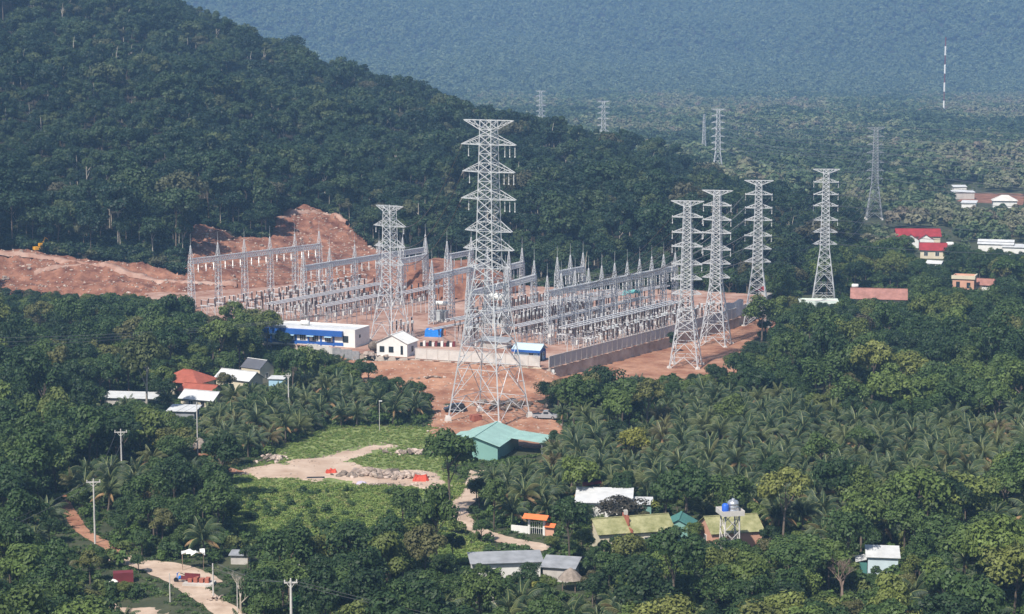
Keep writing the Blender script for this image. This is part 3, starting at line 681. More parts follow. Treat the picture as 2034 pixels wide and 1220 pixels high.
transformer('grey transformer with white tank and dark slanted bushings above the blue tarpaulin', P(874, 638, ZP), math.radians(-18), .8)
transformer('big grey transformer with pale round tank seen through the tallest pylon', P(986, 646, ZP), math.radians(-18), 1.25)
tp = MB(); hs_ = [[random.uniform(1.5,2.2) for _ in range(7)] for _ in range(4)]
for i in range(4):
    for j in range(7): tp.v.append(((j-3)*.68, (i-1.5)*.8, hs_[i][j] if 0 < i < 3 else hs_[i][j]-.2))
tp.f = [(i*7+j, i*7+j+1, i*7+j+8, i*7+j+7) for i in range(3) for j in range(6)]
o_ = len(tp.v); rim = [j for j in range(7)] + [7*i+6 for i in (1,2,3)] + [27-j for j in range(1,7)] + [14, 7]
for k in rim: x, y, z = tp.v[k]; tp.v.append((x*1.08, y*1.15, 0))
for k in range(len(rim)): a, b = rim[k], rim[(k+1) % len(rim)]; tp.f.append((b, a, o_+k, o_+(k+1) % len(rim)))
o = ob('tarpaulin', tp, m_tarp, None, P(862, 668, ZP), math.radians(-12)); tag(o, 'bright blue tarpaulin draped over a stack in the substation yard', 'tarpaulin')
# fence of concrete panels
def fence(label, a, b, h=2.6, step=2.4, mp=m_panel, z=ZP, panel_name='panel'):
    a, b = Vector((a.x, a.y, 0)), Vector((b.x, b.y, 0)); d = b-a; Lf = d.length; yaw = math.atan2(d.y, d.x); n_ = max(1, round(Lf/step)); s_ = Lf/n_
    t = thing('fence', label, 'fence', (a.x, a.y, z), yaw)
    pm_ = MB().box(.10,s_-.10,-.05,.05,.06,h-.06).mesh(panel_name, mp); po = MB().box(-.11,.11,-.11,.11,-.05,h+.04).mesh('post', m_post); cpm = MB().box(-.02,s_+.02,-.1,.1,h-.05,h+.08).mesh('coping', m_post)
    for i in range(n_+1):
        ob('post', po, None, t, (s_*i, 0, 0))
        if i < n_: ob(panel_name, pm_, None, t, (s_*i, 0, 0)); ob('coping', cpm, None, t, (s_*i+.0, 0, .05+.002*i % .01))
inn = V*.3
fence('long grey panel fence climbing from the blue gatehouse corner to the first wall pylon', CORN.xy+inn, WR1.xy+inn)
fence('grey panel fence behind the second wall pylon', WR1.xy+inn*1.5, WR2.xy+inn)
fence('grey panel fence behind the far wall pylon', WR2.xy+inn*1.5, WR3.xy+inn)
GATE0 = P(1072, 729.5, ZP).xy
fence('pale panel fence between the white gatehouse and the blue gatehouse', WL.xy+Vector((.4,.4)), GATE0+Vector((0,.4)), 2.5, 3.0, m_concw)
# hanging grey screen and shelters near the far pylon
scr = MB(); c0, c1 = P(1440, 640, ZP), P(1478, 628, ZP); nn = 8
for i in range(nn+1):
    q = c0.lerp(c1, i/nn)+Vector((0,2,0)); sg = .5*math.sin(i*1.3)
    scr.v += [(q.x, q.y+.25*math.sin(i*2.1), ZP+.2), (q.x, q.y+.2*math.cos(i*1.7), ZP+4.6+sg*.6)]
scr.f = [(2*i, 2*i+2, 2*i+3, 2*i+1) for i in range(nn)]
o = ob('tarpaulin', scr, m_tarpg); md = o.modifiers.new('t', 'SOLIDIFY'); md.thickness = .03; tag(o, 'pale grey tarpaulin screen hung behind the far wall pylons', 'tarpaulin')
# green netting over equipment
def cloth(label, px, py, w, d, h, m, yaw):
    mb = MB()
    for i in range(6):
        for j in range(5): mb.v.append((w*(i/5-.5), d*(j/4-.5), h + .5*math.sin(i*1.9+j*1.3) - .1*(i-2.5)**2))
    mb.f = [(i*5+j, (i+1)*5+j, (i+1)*5+j+1, i*5+j+1) for i in range(5) for j in range(4)]
    p = P(px, py, ZP); t = thing('netting_shelter', label, 'shelter', p, yaw)
    c = ob('netting', mb, m, t); c.modifiers.new('t', 'SOLIDIFY').thickness = .03
    for sx in (-.45,.45):
        for sy in (-.45,.45): ob('pole', MB().bar((w*sx,d*sy,0), (w*sx,d*sy,h-.2), .06), m_steel, t)
m_net = M('teal netting', (.12,.34,.33), .7, .2, 1.0)
cloth('teal netting shelter beneath the longest gantry', 1255, 640, 5.0, 3.5, 8.5, m_net, UY)
cloth('small teal netting shelter behind the tallest pylon', 978, 632, 4.0, 3.0, 8.5, m_net, UY)

# ------------------------------------------------------------------ buildings
def window(parent, face, L_, W_, x, z, w, h, frame=None, bars=1):
    frame = frame or m_white
    fr = MB(); t_ = .07
    fr.box(-w/2-t_,w/2+t_,-.06,.02,-t_,0).box(-w/2-t_,w/2+t_,-.06,.02,h,h+t_).box(-w/2-t_,-w/2,-.06,.02,0,h).box(w/2,w/2+t_,-.06,.02,0,h)
    for k in range(bars): xx = -w/2+w*(k+1)/(bars+1); fr.box(xx-.03,xx+.03,-.05,.02,0,h)
    loc, rz = {'f': ((x,-W_/2,z),0), 'b': ((-x,W_/2,z),math.pi), 'r': ((L_/2,x,z),math.pi/2), 'l': ((-L_/2,-x,z),-math.pi/2)}[face]
    o = ob('window', fr, frame, parent, loc, rz)
    ob('pane', MB().box(-w/2,w/2,-.025,-.005,0,h), m_glass, o); return o
def house(name, label, loc, yaw, L_, W_, h, rise, wall, roof, kind='gable', over=.45, wins=(), doors=(), ridge=None, cat='house'):
    t = thing(name, label, cat, loc, math.radians(yaw)); x, y = L_/2, W_/2; w = MB()
    base = -.3
    if kind == 'gable':
        w.quadmesh([(-x,-y,base),(x,-y,base),(x,y,base),(-x,y,base),(-x,-y,h),(x,-y,h),(x,y,h),(-x,y,h),(-x,0,h+rise),(x,0,h+rise)],
                   [(0,1,5,4),(2,3,7,6),(1,2,6,9,5),(3,0,4,8,7),(4,5,9,8),(6,7,8,9)])
    elif kind == 'shed':
        w.quadmesh([(-x,-y,base),(x,-y,base),(x,y,base),(-x,y,base),(-x,-y,h),(x,-y,h),(x,y,h+rise),(-x,y,h+rise)], [(0,1,5,4),(1,2,6,5),(2,3,7,6),(3,0,4,7),(4,5,6,7)])
    else: w.box(-x,x,-y,y,base,h)
    ob('wall', w, wall, t); e = over; k = rise/y if kind != 'shed' else rise/W_; up = .10
    if kind == 'gable':
        ob('roof_panel', MB().slab((-x-e,-y-e,h-k*e+up),(x+e,-y-e,h-k*e+up),(x+e,0,h+rise+up),(-x-e,0,h+rise+up),.07), roof, t)
        ob('roof_panel', MB().slab((-x-e,0,h+rise+up),(x+e,0,h+rise+up),(x+e,y+e,h-k*e+up),(-x-e,y+e,h-k*e+up),.07), roof, t)
        ob('ridge_cap', MB().box(-x-e,x+e,-.16,.16,h+rise+up-.02,h+rise+up+.06), ridge or roof, t)
    elif kind == 'shed':
        ob('roof_panel', MB().slab((-x-e,-y-e,h-k*e+up),(x+e,-y-e,h-k*e+up),(x+e,y+e,h+rise+k*e+up),(-x-e,y+e,h+rise+k*e+up),.07), roof, t)
    elif kind == 'hip':
        r = max(.3, x-y); E_ = [(-x-e,-y-e,h-k*e+up),(x+e,-y-e,h-k*e+up),(x+e,y+e,h-k*e+up),(-x-e,y+e,h-k*e+up),(-r,0,h+rise+up),(r,0,h+rise+up)]
        for f in ((0,1,5,4),(2,3,4,5),(1,2,5),(3,0,4)):
            mb = MB(); vs = [Vector(E_[i]) for i in f]; n3 = (vs[1]-vs[0]).cross(vs[-1]-vs[0]).normalized()*.07; m_ = len(vs)
            mb.v = [tuple(q) for q in vs] + [tuple(q-n3) for q in vs]; mb.f = [tuple(range(m_)), tuple(range(2*m_-1, m_-1, -1))] + [(i, i+m_, (i+1) % m_+m_, (i+1) % m_) for i in range(m_)]
            ob('roof_panel', mb, roof, t)
        ob('ridge_cap', MB().box(-r,r,-.15,.15,h+rise+up-.03,h+rise+up+.06), ridge or roof, t)
    elif kind == 'flat':
        ob('roof', MB().box(-x+.25,x-.25,-y+.25,y-.25,h,h+.05), roof, t)
        ob('parapet', MB().box(-x,x,-y,-y+.24,h,h+rise).box(-x,x,y-.24,y,h,h+rise).box(-x,-x+.24,-y+.24,y-.24,h,h+rise).box(x-.24,x,-y+.24,y-.24,h,h+rise), wall, t)
    for q in wins: window(t, q[0], L_, W_, *q[1:])
    for f, xx, ww, hh in doors:
        d_, rz = {'f': ((xx,-y,0),0), 'b': ((-xx,y,0),math.pi), 'r': ((x,xx,0),math.pi/2), 'l': ((-x,-xx,0),-math.pi/2)}[f]
        o = ob('door', MB().box(-ww/2,ww/2,-.04,.02,0,hh), m_dark, t, d_, rz); ob('handle', MB().box(ww*.3,ww*.36,-.09,-.04,hh*.45,hh*.5), m_steel, o)
    return t
# white gatehouse: gable towards the road -> ridge runs in depth
gh = P(789, 704, ZP); house('gatehouse', 'small white gatehouse with white gable roof at the substation entrance', (gh.x, gh.y, ZP), -20+90, 6.4, 8.0, 3.3, 1.9, m_white, m_white, over=.35,
     wins=[('l',-.2,1.0,1.1,1.3,m_dark,3), ('l',-2.6,1.0,1.1,1.3,m_dark,3), ('l',2.6,.6,.5,2.0,m_dark,1), ('f',0,1.0,1.0,1.2,m_dark,2)], cat='building')
ghl = P(757, 706, ZP)
# control building
cb = P(624, 680, ZP); CBL, CBW = 27.0, 8.5; cby = math.degrees(math.atan2(-.36, .93))
tcb = house('control_building', 'long white control building with a blue front band and flat roof', (cb.x, cb.y, ZP), cby, CBL, CBW, 4.0, .45, m_white, m_whiter, 'flat',
     wins=[('f',x,1.1,1.6,1.4,m_white,2) for x in (-8,-4.5,-1,2.5,6)] + [('f',10.9,1.2,1.4,1.5,m_dark,2), ('r',-1.5,2.2,.7,.6,m_dark,0)], doors=[('f',-10.5,1.2,2.2)], cat='building')
ob('blue_band', MB().box(-CBL/2+.2,CBL/2-3.2,-CBW/2-.9,-CBW/2-.02,2.6,3.95), m_blue, tcb)
ob('blue_front', MB().box(-CBL/2+.2,CBL/2-3.2,-CBW/2-.05,-CBW/2-.006,.2,1.0), m_blue, tcb)
for k in range(6): ob('pier', MB().box(-9.9+k*3.5-.25,-9.9+k*3.5+.25,-CBW/2-.12,-CBW/2-.004,0,2.6), m_blue, tcb)
for x in (-9,-4,1.5,6.5): ob('awning', MB().slab((x-1,-CBW/2-1.3,2.35),(x+1,-CBW/2-1.3,2.35),(x+1,-CBW/2-.1,2.7),(x-1,-CBW/2-.1,2.7),.05), m_lblue, tcb)
ob('roof_tank', MB().lathe([(.3,-1.2),(.62,-1.1),(.62,1.1),(.3,1.2)], (-3,1,4.7), 10, 'x'), m_white, tcb, smooth=True)
# grey block wall before the control building
bw = P(610, 704, 1.5); bw2 = P(716, 722, 1.5)
t = thing('block_wall', 'grey concrete block wall below the control building', 'wall', (bw.x, bw.y, .2), math.atan2(bw2.y-bw.y, bw2.x-bw.x)); Lw = (bw2.xy-bw.xy).length; kx = int(Lw/1.4)
for k in range(kx): ob('wall_section', MB().box(k*1.4+.02,k*1.4+1.38,-.12,.12,0,4.0+.12*(k % 3)), m_brick if k > kx*.45 else m_concw, t)
# blue gatehouse at the corner
gb_ = P(1052, 715, ZP); tb = house('gatehouse', 'small blue gatehouse with pale blue roof at the corner of the wall', (gb_.x, gb_.y, ZP), -22, 6.2, 4.2, 2.9, 1.0, m_lblue, m_bluer, over=.6, doors=[('r',-.3,1.0,2.0)], wins=[('r',1.2,1.0,.8,1.0,m_white,1), ('f',1.2,1.0,1.0,1.0,m_white,1)], cat='building')
ob('fascia', MB().box(-3.7,3.7,-2.72,-2.64,2.2,2.78), m_blue, tb); ob('gable_board', MB().box(3.106,3.13,-2.1,2.1,1.9,2.9), m_blue, tb)
for yy in (-2.1, 2.1): ob('corner_post', MB().box(3.0,3.3,yy-.15,yy+.15,0,2.6), m_blue, tb)
# second low shelter with pale roof seen through the tower
sh = P(985, 690, ZP); house('shelter', 'low open shelter with grey sheet roof behind the front wall', (sh.x, sh.y, ZP), -20, 7, 3.4, 1.8, .4, m_conc, m_greyr, 'shed', .6, cat='shelter')
# beige entrance wall and white sign board at the corner
bp_ = P(1073, 748, .8); t = thing('entrance_wall', 'cream wall section below the blue gatehouse with a pale gate leaf', 'wall', (bp_.x, bp_.y, .4), math.radians(-14))
ob('wall', MB().box(-4.2,1.4,-.15,.15,-.6,2.4), m_cream, t); ob('gate_leaf', MB().box(1.5,3.4,-.06,.06,-.3,2.2), m_white, t)
sb = P(1080, 752, .5); o = ob('board', MB().box(-1.2,1.2,-.05,.05,.2,2.0).box(-1.3,1.3,-.08,-.05,1.95,2.05), m_white, None, (sb.x+1.2, sb.y-3, .1), math.radians(-10)); tag(o, 'blank white board leaning near the cream entrance wall', 'board')

# green shed
gs = P(952, 908); gyaw = 74
tg = house('shed', 'pale green sheet metal shed with a side canopy beneath the tallest pylon', (gs.x+1.2, gs.y+4.5, 0), gyaw, 14.5, 9.0, 3.0, 1.5, m_tealw, m_teal, over=.6, doors=[('l',-2.2,1.6,1.9)], cat='shed')
cn = MB().slab((0,-11.5,2.45),(7.6,-11.5,2.45),(7.6,-4.4,3.15),(0,-4.4,3.15),.07); ob('canopy', cn, m_teal, tg)
for xx in (.4, 7.2): ob('canopy_post', MB().bar((xx,-11.1,0),(xx,-11.1,2.4),.08), m_steeld, tg)
ob('annex', MB().box(3.5,7.0,4.5,7.0,-.2,2.2).slab((3.2,4.4,2.75),(7.3,4.4,2.75),(7.3,7.4,2.3),(3.2,7.4,2.3),.06), m_teal, tg)

# farmhouses left
def at(px, py): v = P(px, py); return (v.x, v.y, 0)
house('farmhouse', 'dark grey roofed cottage with cream gable wall among the left trees', at(512, 757), -38, 6.0, 4.6, 3.4, 1.7, m_cream, m_darkr, ridge=m_white, over=.2, wins=[('r',0,1.2,.9,1.0)])
house('farmhouse', 'white sheet roofed house beside the dark grey roofed cottage', at(476, 775), -32, 9.5, 5.0, 3.0, 1.5, m_cream, m_whiter, wins=[('f',-2,1,1.2,1.1), ('r',0,1.2,.9,1.0)])
house('farmhouse', 'red tile hipped roof house among the left trees', at(374, 780), -26, 9.5, 7.0, 3.3, 1.9, m_cream, m_tile, 'hip', .8, wins=[('f',-2,1,1.2,1.2), ('f',2,1,1.2,1.2)], doors=[('f',0,1.0,2.1)])
house('farmhouse', 'lower red tile roof house joined below the hipped roof', at(400, 797), -26, 8.0, 5.0, 2.6, 1.2, m_cream, m_tile, over=.5, wins=[('f',1,1,1.2,1.0)])
house('farmhouse', 'white roofed small house in front of the red tile roofs', at(402, 812), -24, 8.0, 4.4, 2.6, 1.3, m_cream, m_whiter, over=.5, wins=[('f',-1.5,1,1.1,1.0)], doors=[('f',1.5,.9,2.0)])
house('farm_shed', 'long low white roofed shed behind the pale trunked tree', at(263, 812), -8, 11.0, 4.0, 2.7, .5, m_conc, m_whiter, 'shed', .5, cat='shed')
house('farm_shed', 'short low white roofed shed beside a utility pole', at(366, 836), -8, 5.6, 4.0, 2.4, .5, m_greyr, m_whiter, 'shed', .4, cat='shed')
house('farm_shed', 'small flat pale outbuilding right of the cream gabled houses', at(552, 770), -10, 3.4, 3.0, 2.2, .2, m_lblue, m_whiter, 'shed', .3, cat='shed')
# lower right village
house('house', 'yellow mossy roofed house left of the brick firewall', at(1214, 1086), 16, 5.8, 6.0, 3.0, 1.6, m_cream, m_yelr, over=.4, wins=[('f',0,1,1.2,1.1)])
th = house('house', 'yellow mossy roofed house right of the brick firewall', at(1286, 1083), 16, 6.2, 6.0, 3.1, 1.7, m_cream, m_yelr, over=.4, wins=[('f',-1,1,1.2,1.1), ('f',2,1,1.0,1.1)])
ob('firewall', MB().box(-3.75,-3.55,-3.2,3.2,-.2,3.5).box(-3.75,-3.55,-1.4,1.4,3.5,5.2), m_brickr, th); ob('chimney', MB().box(-3.9,-3.4,-.3,.3,5.2,5.9), m_conc, th)
house('house', 'yellow mossy roofed house with pink gable behind the water tower', at(1450, 1086), 14, 8.2, 6.5, 3.2, 1.8, m_pink, m_yelr, over=.35, wins=[('f',-2,1,1.2,1.1), ('l',0,1.2,1.0,1.0)])
house('shed', 'dark teal gabled shed roof between the yellow roofed houses', at(1350, 1074), 80, 5.0, 4.6, 2.8, 1.2, m_tealw, m_teald, over=.3, cat='shed')
house('house', 'white roofed house with a red gable patch amid the palms', at(1200, 1032), -5, 8.6, 6.0, 3.6, .9, m_white, m_whiter, 'shed', .5)
house('shed', 'pale blue green box shed right of the white roofed house in the palms', at(1266, 1034), -5, 4.6, 4.0, 3.2, .2, m_tealw, m_whiter, 'shed', .3, cat='shed')
rp_ = at(1182, 1012); o = ob('roof', MB().slab((-2.2,-1.5,4.4),(1.0,-1.5,4.9),(1.0,1.5,5.2),(-2.2,1.5,4.6),.07), m_redr, None); o.name = 'awning'; o.location = rp_; tag(o, 'small red sheet awning against the white roofed house in the palms', 'awning')
for sx in (-1.9,.7): ob('post', MB().bar((sx,-1.2,0),(sx,-1.2,4.4),.07), m_steeld, o)
house('long_shed', 'long low white and grey sheet roofed shed above the dark trees', at(1004, 1142), 7, 10.0, 3.6, 2.4, .5, m_white, m_greyr, 'shed', .5, cat='shed')
house('shed', 'grey sheet roofed lean to behind the palms right of the long shed', at(1114, 1150), -14, 4.6, 3.6, 2.2, .6, m_conc, m_greyr, 'shed', .4, cat='shed')
house('shed', 'narrow grey roof slice under the trees below the long shed', at(964, 1198), -10, 3.6, 2.6, 2.2, .3, m_conc, m_greyr, 'shed', .3, cat='shed')
tcab = house('cabin', 'pale blue white cabin with a sloping white roof at the wood edge', at(1752, 1138), -8, 4.4, 4.0, 2.9, .6, M('pale cabin paint', (.50,.60,.65), .7, .1, .4), m_whiter, 'shed', .35, doors=[('l',0,1.2,2.0)], cat='cabin')
ob('side_awning', MB().slab((-4.0,-1.7,2.0),(-2.1,-1.7,2.5),(-2.1,1.7,2.5),(-4.0,1.7,2.0),.06), m_whiter, tcab); ob('awning_sheet', MB().box(-3.5,-2.3,-1.6,-1.55,.2,1.9), m_teald, tcab)
# open thatched huts
def hut(label, loc, r, h):
    t = thing('thatched_hut', label, 'hut', loc); ob('thatch', MB().lathe([(r,h),(r*.95,h+.1),(r*.5,h+1.0),(.1,h+1.6)], n=9), m_thatch, t)
    for k in range(4): a = k*math.pi/2+.5; ob('post', MB().bar((math.cos(a)*r*.7,math.sin(a)*r*.7,0),(math.cos(a)*r*.7,math.sin(a)*r*.7,h+.15),.07), m_wood, t)
hut('grey thatched hut under the palms near the long shed', at(1133, 1172), 1.9, 1.7)
# orange roofed gate
og = at(1066, 1062); t = thing('gate', 'orange tiled gateway with white posts and a low white wall', 'gate', og, math.radians(-22))
for sx in (-1.3, 1.3): ob('post', MB().box(sx-.16,sx+.16,-.16,.16,0,2.8), m_white, t)
ob('roof_panel', MB().slab((-2.1,-1.1,2.75),(2.1,-1.1,2.75),(2.1,0,3.35),(-2.1,0,3.35),.08), m_orange, t); ob('roof_panel', MB().slab((-2.1,0,3.35),(2.1,0,3.35),(2.1,1.1,2.75),(-2.1,1.1,2.75),.08), m_orange, t)
gt = MB()
for k in range(7): gt.bar((-1.1+k*.36,0,.1),(-1.1+k*.36,0,2.1),.035)
gt.bar((-1.15,0,1.1),(1.1,0,1.1),.04).bar((-1.15,0,2.1),(1.1,0,2.1),.04); ob('gate_leaf', gt, m_white, t)
ob('wall', MB().box(-4.4,-1.5,-.1,.1,-.1,1.2), m_white, t); ob('low_roof', MB().slab((1.5,-.5,1.5),(3.2,-.5,1.5),(3.2,.4,2.0),(1.5,.4,2.0),.07), m_orange, t); ob('wall', MB().box(1.5,3.0,-.1,.1,-.1,1.5), m_pink, t)
# water tower
wt = at(1449, 1112); t = thing('water_tower', 'concrete legged water tower carrying a steel tank and a blue tank', 'water tower', wt, math.radians(12))
for sx in (-1,1):
    for sy in (-1,1): ob('leg', MB().bar((sx*1.25,sy*1.25,0),(sx*1.1,sy*1.1,7.2),.13), m_concw, t)
for z0 in (0,2.4,4.8):
    for sx in (-1,1): ob('brace', MB().bar((sx*1.2,-1.2,z0),(sx*1.2,1.2,z0+2.4),.06).bar((sx*1.2,1.2,z0),(sx*1.2,-1.2,z0+2.4),.06), m_concw, t); ob('brace', MB().bar((-1.2,sx*1.2,z0),(1.2,sx*1.2,z0+2.4),.06).bar((1.2,sx*1.2,z0),(-1.2,sx*1.2,z0+2.4),.06), m_concw, t)
ob('platform', MB().box(-1.75,1.75,-1.75,1.75,7.2,7.45).box(-1.75,1.75,-1.75,-1.68,7.45,8.0).box(-1.75,1.75,1.68,1.75,7.45,8.0).box(-1.75,-1.68,-1.68,1.68,7.45,8.0).box(1.68,1.75,-1.68,1.68,7.45,8.0), m_concw, t)
ob('steel_tank', MB().lathe([(.85,7.45),(.92,7.6),(.92,7.95),(.87,8.0),(.92,8.05),(.92,8.5),(.87,8.55),(.92,8.6),(.92,9.0),(.6,9.3),(.25,9.4),(.22,9.6)], (.45,0,0), 16), m_tank, t, smooth=True)
ob('blue_tank', MB().lathe([(.5,7.45),(.55,7.6),(.55,8.7),(.35,8.95),(.15,9.0)], (-.95,-.5,0), 12), M('blue tank plastic', (.03,.12,.55), .4, .08, .5), t, smooth=True)
# far right houses
LRH = house('house', 'long red gabled roof house with white gables far right', at(1822, 484), -4, 16.5, 8.0, 3.4, 2.4, m_cream, m_redr, over=.5, wins=[('f',-5,1,1.4,1.4), ('f',0,1,1.4,1.4), ('f',5,1,1.4,1.4)])
for k, px in enumerate((1808, 1838)):
    q = at(px, 492); house('gable_wing', 'white gabled wing fronting the long red roof', (q[0], q[1], 0), 84, 3.0, 6.0, 3.2, 1.9, m_white, m_redr, over=.3, cat='building', wins=[])
    wing = COL.objects[-1].parent
    for key in ('label', 'category', 'group'):
        if key in wing: del wing[key]
    wing.matrix_basis = LRH.matrix_basis.inverted() @ wing.matrix_basis; wing.parent = LRH
house('house', 'bright red roofed house with a pale gable and roof tank', at(1853, 512), -12, 9.0, 7.0, 3.2, 2.2, m_cream, m_redr, over=.5, wins=[('f',-2.5,1,1.3,1.4), ('f',1.5,1,1.3,1.4), ('r',0,1.5,1.0,1.0)])
tk = at(1886, 512); t = thing('water_tank', 'white tank on a post stand beside the bright red roofed house', 'tank', tk)
for sx in (-1,1): ob('stand', MB().bar((sx*.6,0,0),(sx*.6,0,4.2),.12), m_white, t)
ob('tank', MB().lathe([(.3,-1.4),(.8,-1.2),(.8,1.2),(.3,1.4)], (0,0,5.0), 10, 'x'), m_white, t, smooth=True)
tpk = house('house', 'long faded pink tile roof house behind the flat white building', at(1745, 612), -10, 15.5, 8.0, 3.4, 2.4, m_cream, m_tilep, over=.6, wins=[('f',-4,1,1.3,1.3), ('f',3,1,1.3,1.3)])
ob('roof_tank', MB().lathe([(.25,-1.0),(.6,-.9),(.6,.9),(.25,1.0)], (-7.0,1.5,6.3), 10, 'x'), m_white, tpk, smooth=True); ob('tank_stand', MB().bar((-7.0,1.5,2.5),(-7.0,1.5,5.75),.25), m_white, tpk)
house('flat_building', 'flat roofed pale mint white building at a pylon foot', at(1625, 616), -5, 11.5, 6.0, 2.7, .4, M('pale mint plaster', (.62,.70,.64), .85, .08, .3), m_concw, 'flat', cat='building', wins=[('f',-3,1,1.2,1.2), ('f',3,1,1.2,1.2)])
tv = house('villa', 'pink villa with a parapet terrace and arched windows at the right', at(1915, 590), -20, 6.5, 6.0, 6.2, .7, m_pink, m_concw, 'flat', cat='house', wins=[('f',-1.6,3.4,1.0,1.6,m_dark,0), ('f',1.6,3.2,1.0,1.6,m_dark,0), ('r',0,3.2,1.0,1.6,m_dark,0)])
ob('terrace_rail', MB().box(-3.6,3.6,-3.35,-3.1,5.9,7.0).box(3.1,3.55,-3.1,3.3,5.9,7.0), m_cream, tv)
house('house', 'brown tiled roof wing right of the pink villa', at(1950, 586), -24, 7.5, 5.0, 3.6, 1.5, m_white, m_tilep, over=.5)
house('house', 'white metal roofed hall far right with a roof tank', at(1978, 503), -16, 12.5, 8.5, 3.8, 1.2, m_white, m_whiter, over=.4)
house('shed', 'lower white roof wing right of the white hall', at(2014, 506), -16, 8.0, 6.0, 3.0, .6, m_white, m_whiter, 'shed', .4, cat='shed')
house('shed', 'small white roof among trees between the red roofs and the pink villa', at(1857, 540), -28, 5.0, 4.0, 3.0, .8, m_white, m_whiter, over=.3, cat='shed')
house('shed', 'long flat white roof far off beside brown bare ground', at(1912, 395), -2, 10.5, 6.0, 3.4, .6, m_conc, m_whiter, 'shed', .4, cat='shed')
house('shed', 'tiny bright white roof behind the long flat white roof', at(1905, 384), -2, 6.5, 5.0, 3.4, .6, m_white, m_whiter, 'shed', .4, cat='shed')
house('house', 'pale hipped roof house at the far right edge of the plain', at(1995, 412), -10, 11.0, 8.0, 3.6, 2.2, m_white, m_concw, 'hip', .6)
house('shed', 'small pale roof left of the hipped house on the plain', at(1925, 415), -20, 6.5, 5.0, 3.0, .7, m_white, m_whiter, 'shed', .4, cat='shed')
house('shed', 'thatch grey roof at the wood edge far right', at(2010, 618), -30, 6.0, 5.5, 2.6, 2.2, m_conc, m_thatch, over=.6, cat='shed')
house('shed', 'dull red low roof behind the far wall pylon', (P(1530,610).x, P(1530,610).y+10, 0), -5, 6.0, 4.0, 4.0, .8, m_conc, m_redr, over=.4, cat='shed')
struct(ob('brown_field', MB().quadmesh([tuple(P(1900,400,.05)), tuple(P(2034,408,.05)), tuple(P(2034,385,.05)), tuple(P(1930,383,.05))], [(0,1,2,3)]), m_soil2))
# ------------------------------------------------------------------ vehicles, poles, small things
def vehicle(name, label, loc, yaw, paint, pickup):
    t = thing(name, label, 'car', loc, yaw); L_, w = (5.3, .92) if pickup else (4.8, .95)
    def loft(sec):  # sections (x, half width, z0, z1)
        mb = MB()
        for x, hw, z0, z1 in sec: mb.v += [(x,-hw,z0),(x,hw,z0),(x,hw*.98,z1),(x,-hw*.98,z1)]
        k = len(sec); mb.f = [(i*4+j, i*4+(j+1) % 4, i*4+4+(j+1) % 4, i*4+4+j) for i in range(k-1) for j in range(4)] + [(3,2,1,0), tuple((k-1)*4+j for j in range(4))]; return mb
    ob('body', loft([(-L_/2,w*.88,.5,.95),(-L_/2+.15,w*.97,.38,1.02),(-L_/2+1.5,w,.32,1.05),(L_/2-1.2,w,.32,1.02),(L_/2-.2,w*.95,.36,.9),(L_/2,w*.85,.48,.78)]), paint, t)
    cx0, cx1 = (-.7, 1.5) if pickup else (-L_/2+.25, 1.4)
    ob('cabin', loft([(cx0,w*.88,1.02,1.1),(cx0+.35,w*.84,1.02,1.72),(cx0+.8,w*.82,1.02,1.8),(cx1-.9,w*.82,1.02,1.78),(cx1,w*.86,1.0,1.1)]), paint, t)
    for sy in (-1,1): ob('side_window', MB().box(cx0+.45,cx1-.75,sy*w*.87-.015,sy*w*.87+.015,1.14,1.58), m_glass, t); ob('headlight', MB().box(L_/2-.18,L_/2-.04,sy*w*.62-.16,sy*w*.62+.16,.68,.84), m_inw, t)
    ob('windscreen', MB().slab((cx1+.03,-w*.76,1.12),(cx1+.03,w*.76,1.12),(cx1-.82,w*.7,1.76),(cx1-.82,-w*.7,1.76),.03), m_glass, t)
    if pickup: ob('cargo_bed', MB().box(-L_/2+.12,-.75,-w*.8,w*.8,1.0,1.06), m_dark, t)
    for x in (-L_/2+.95, L_/2-.95):
        for sy in (-1,1):
            y0 = sy*(w-.12); tw = MB(); n_ = 12
            for yy in (y0-.12, y0+.12):
                for k in range(n_): a = 2*math.pi*k/n_; tw.v.append((x+.36*math.cos(a), yy, .36+.36*math.sin(a)))
            tw.f = [(k, (k+1) % n_, n_+(k+1) % n_, n_+k) for k in range(n_)] + [tuple(range(n_-1,-1,-1)), tuple(range(n_, 2*n_))]
            wh = ob('wheel', tw, m_tyre, t); ym = y0+sy*.13; rm = MB(); rm.v = [(x+.2*math.cos(2*math.pi*k/8), ym, .36+.2*math.sin(2*math.pi*k/8)) for k in range(8)] + [(x,ym+sy*.03,.36)]
            rm.f = [(k, (k+1) % 8, 8) for k in range(8)]; ob('rim', rm, m_rim, wh)
    return t
def gz(px, py, z=0.0):
    v = P(px, py, z)
    for _ in range(4): v = P(px, py, sz(v.x, v.y) if inside(SOIL, v.x, v.y) else 0.0)
    return (v.x, v.y, max(v.z, .0)+.02)
vehicle('parked_car', 'black off road car parked behind the left foot of the tallest pylon', gz(904, 818), math.radians(192), m_black, False)
vehicle('pickup_truck', 'silver pickup truck parked under trees right of the tallest pylon', gz(1083, 832), math.radians(-10), m_silver, True)
dr = gz(885, 878); o = ob('drum', MB().lathe([(.42,0),(.45,.05),(.45,.55),(.48,.6),(.45,.65),(.45,1.2),(.48,1.25),(.42,1.3)], n=12), m_drum, None, dr); tag(o, 'dark blue drum standing on the grass edge near the green shed', 'drum')
bx_ = gz(945, 836); t = thing('brick_stack', 'square stack of red bricks by the rear footing of the tallest pylon', 'bricks', bx_, .5)
for k in range(5):
    for i in range(4):
        for j in range(2): ob('brick', MB().box(i*.5-1.0+.02,i*.5-.52,j*.95-.95,j*.95-.04,k*.26,k*.26+.24), m_brickr, t)
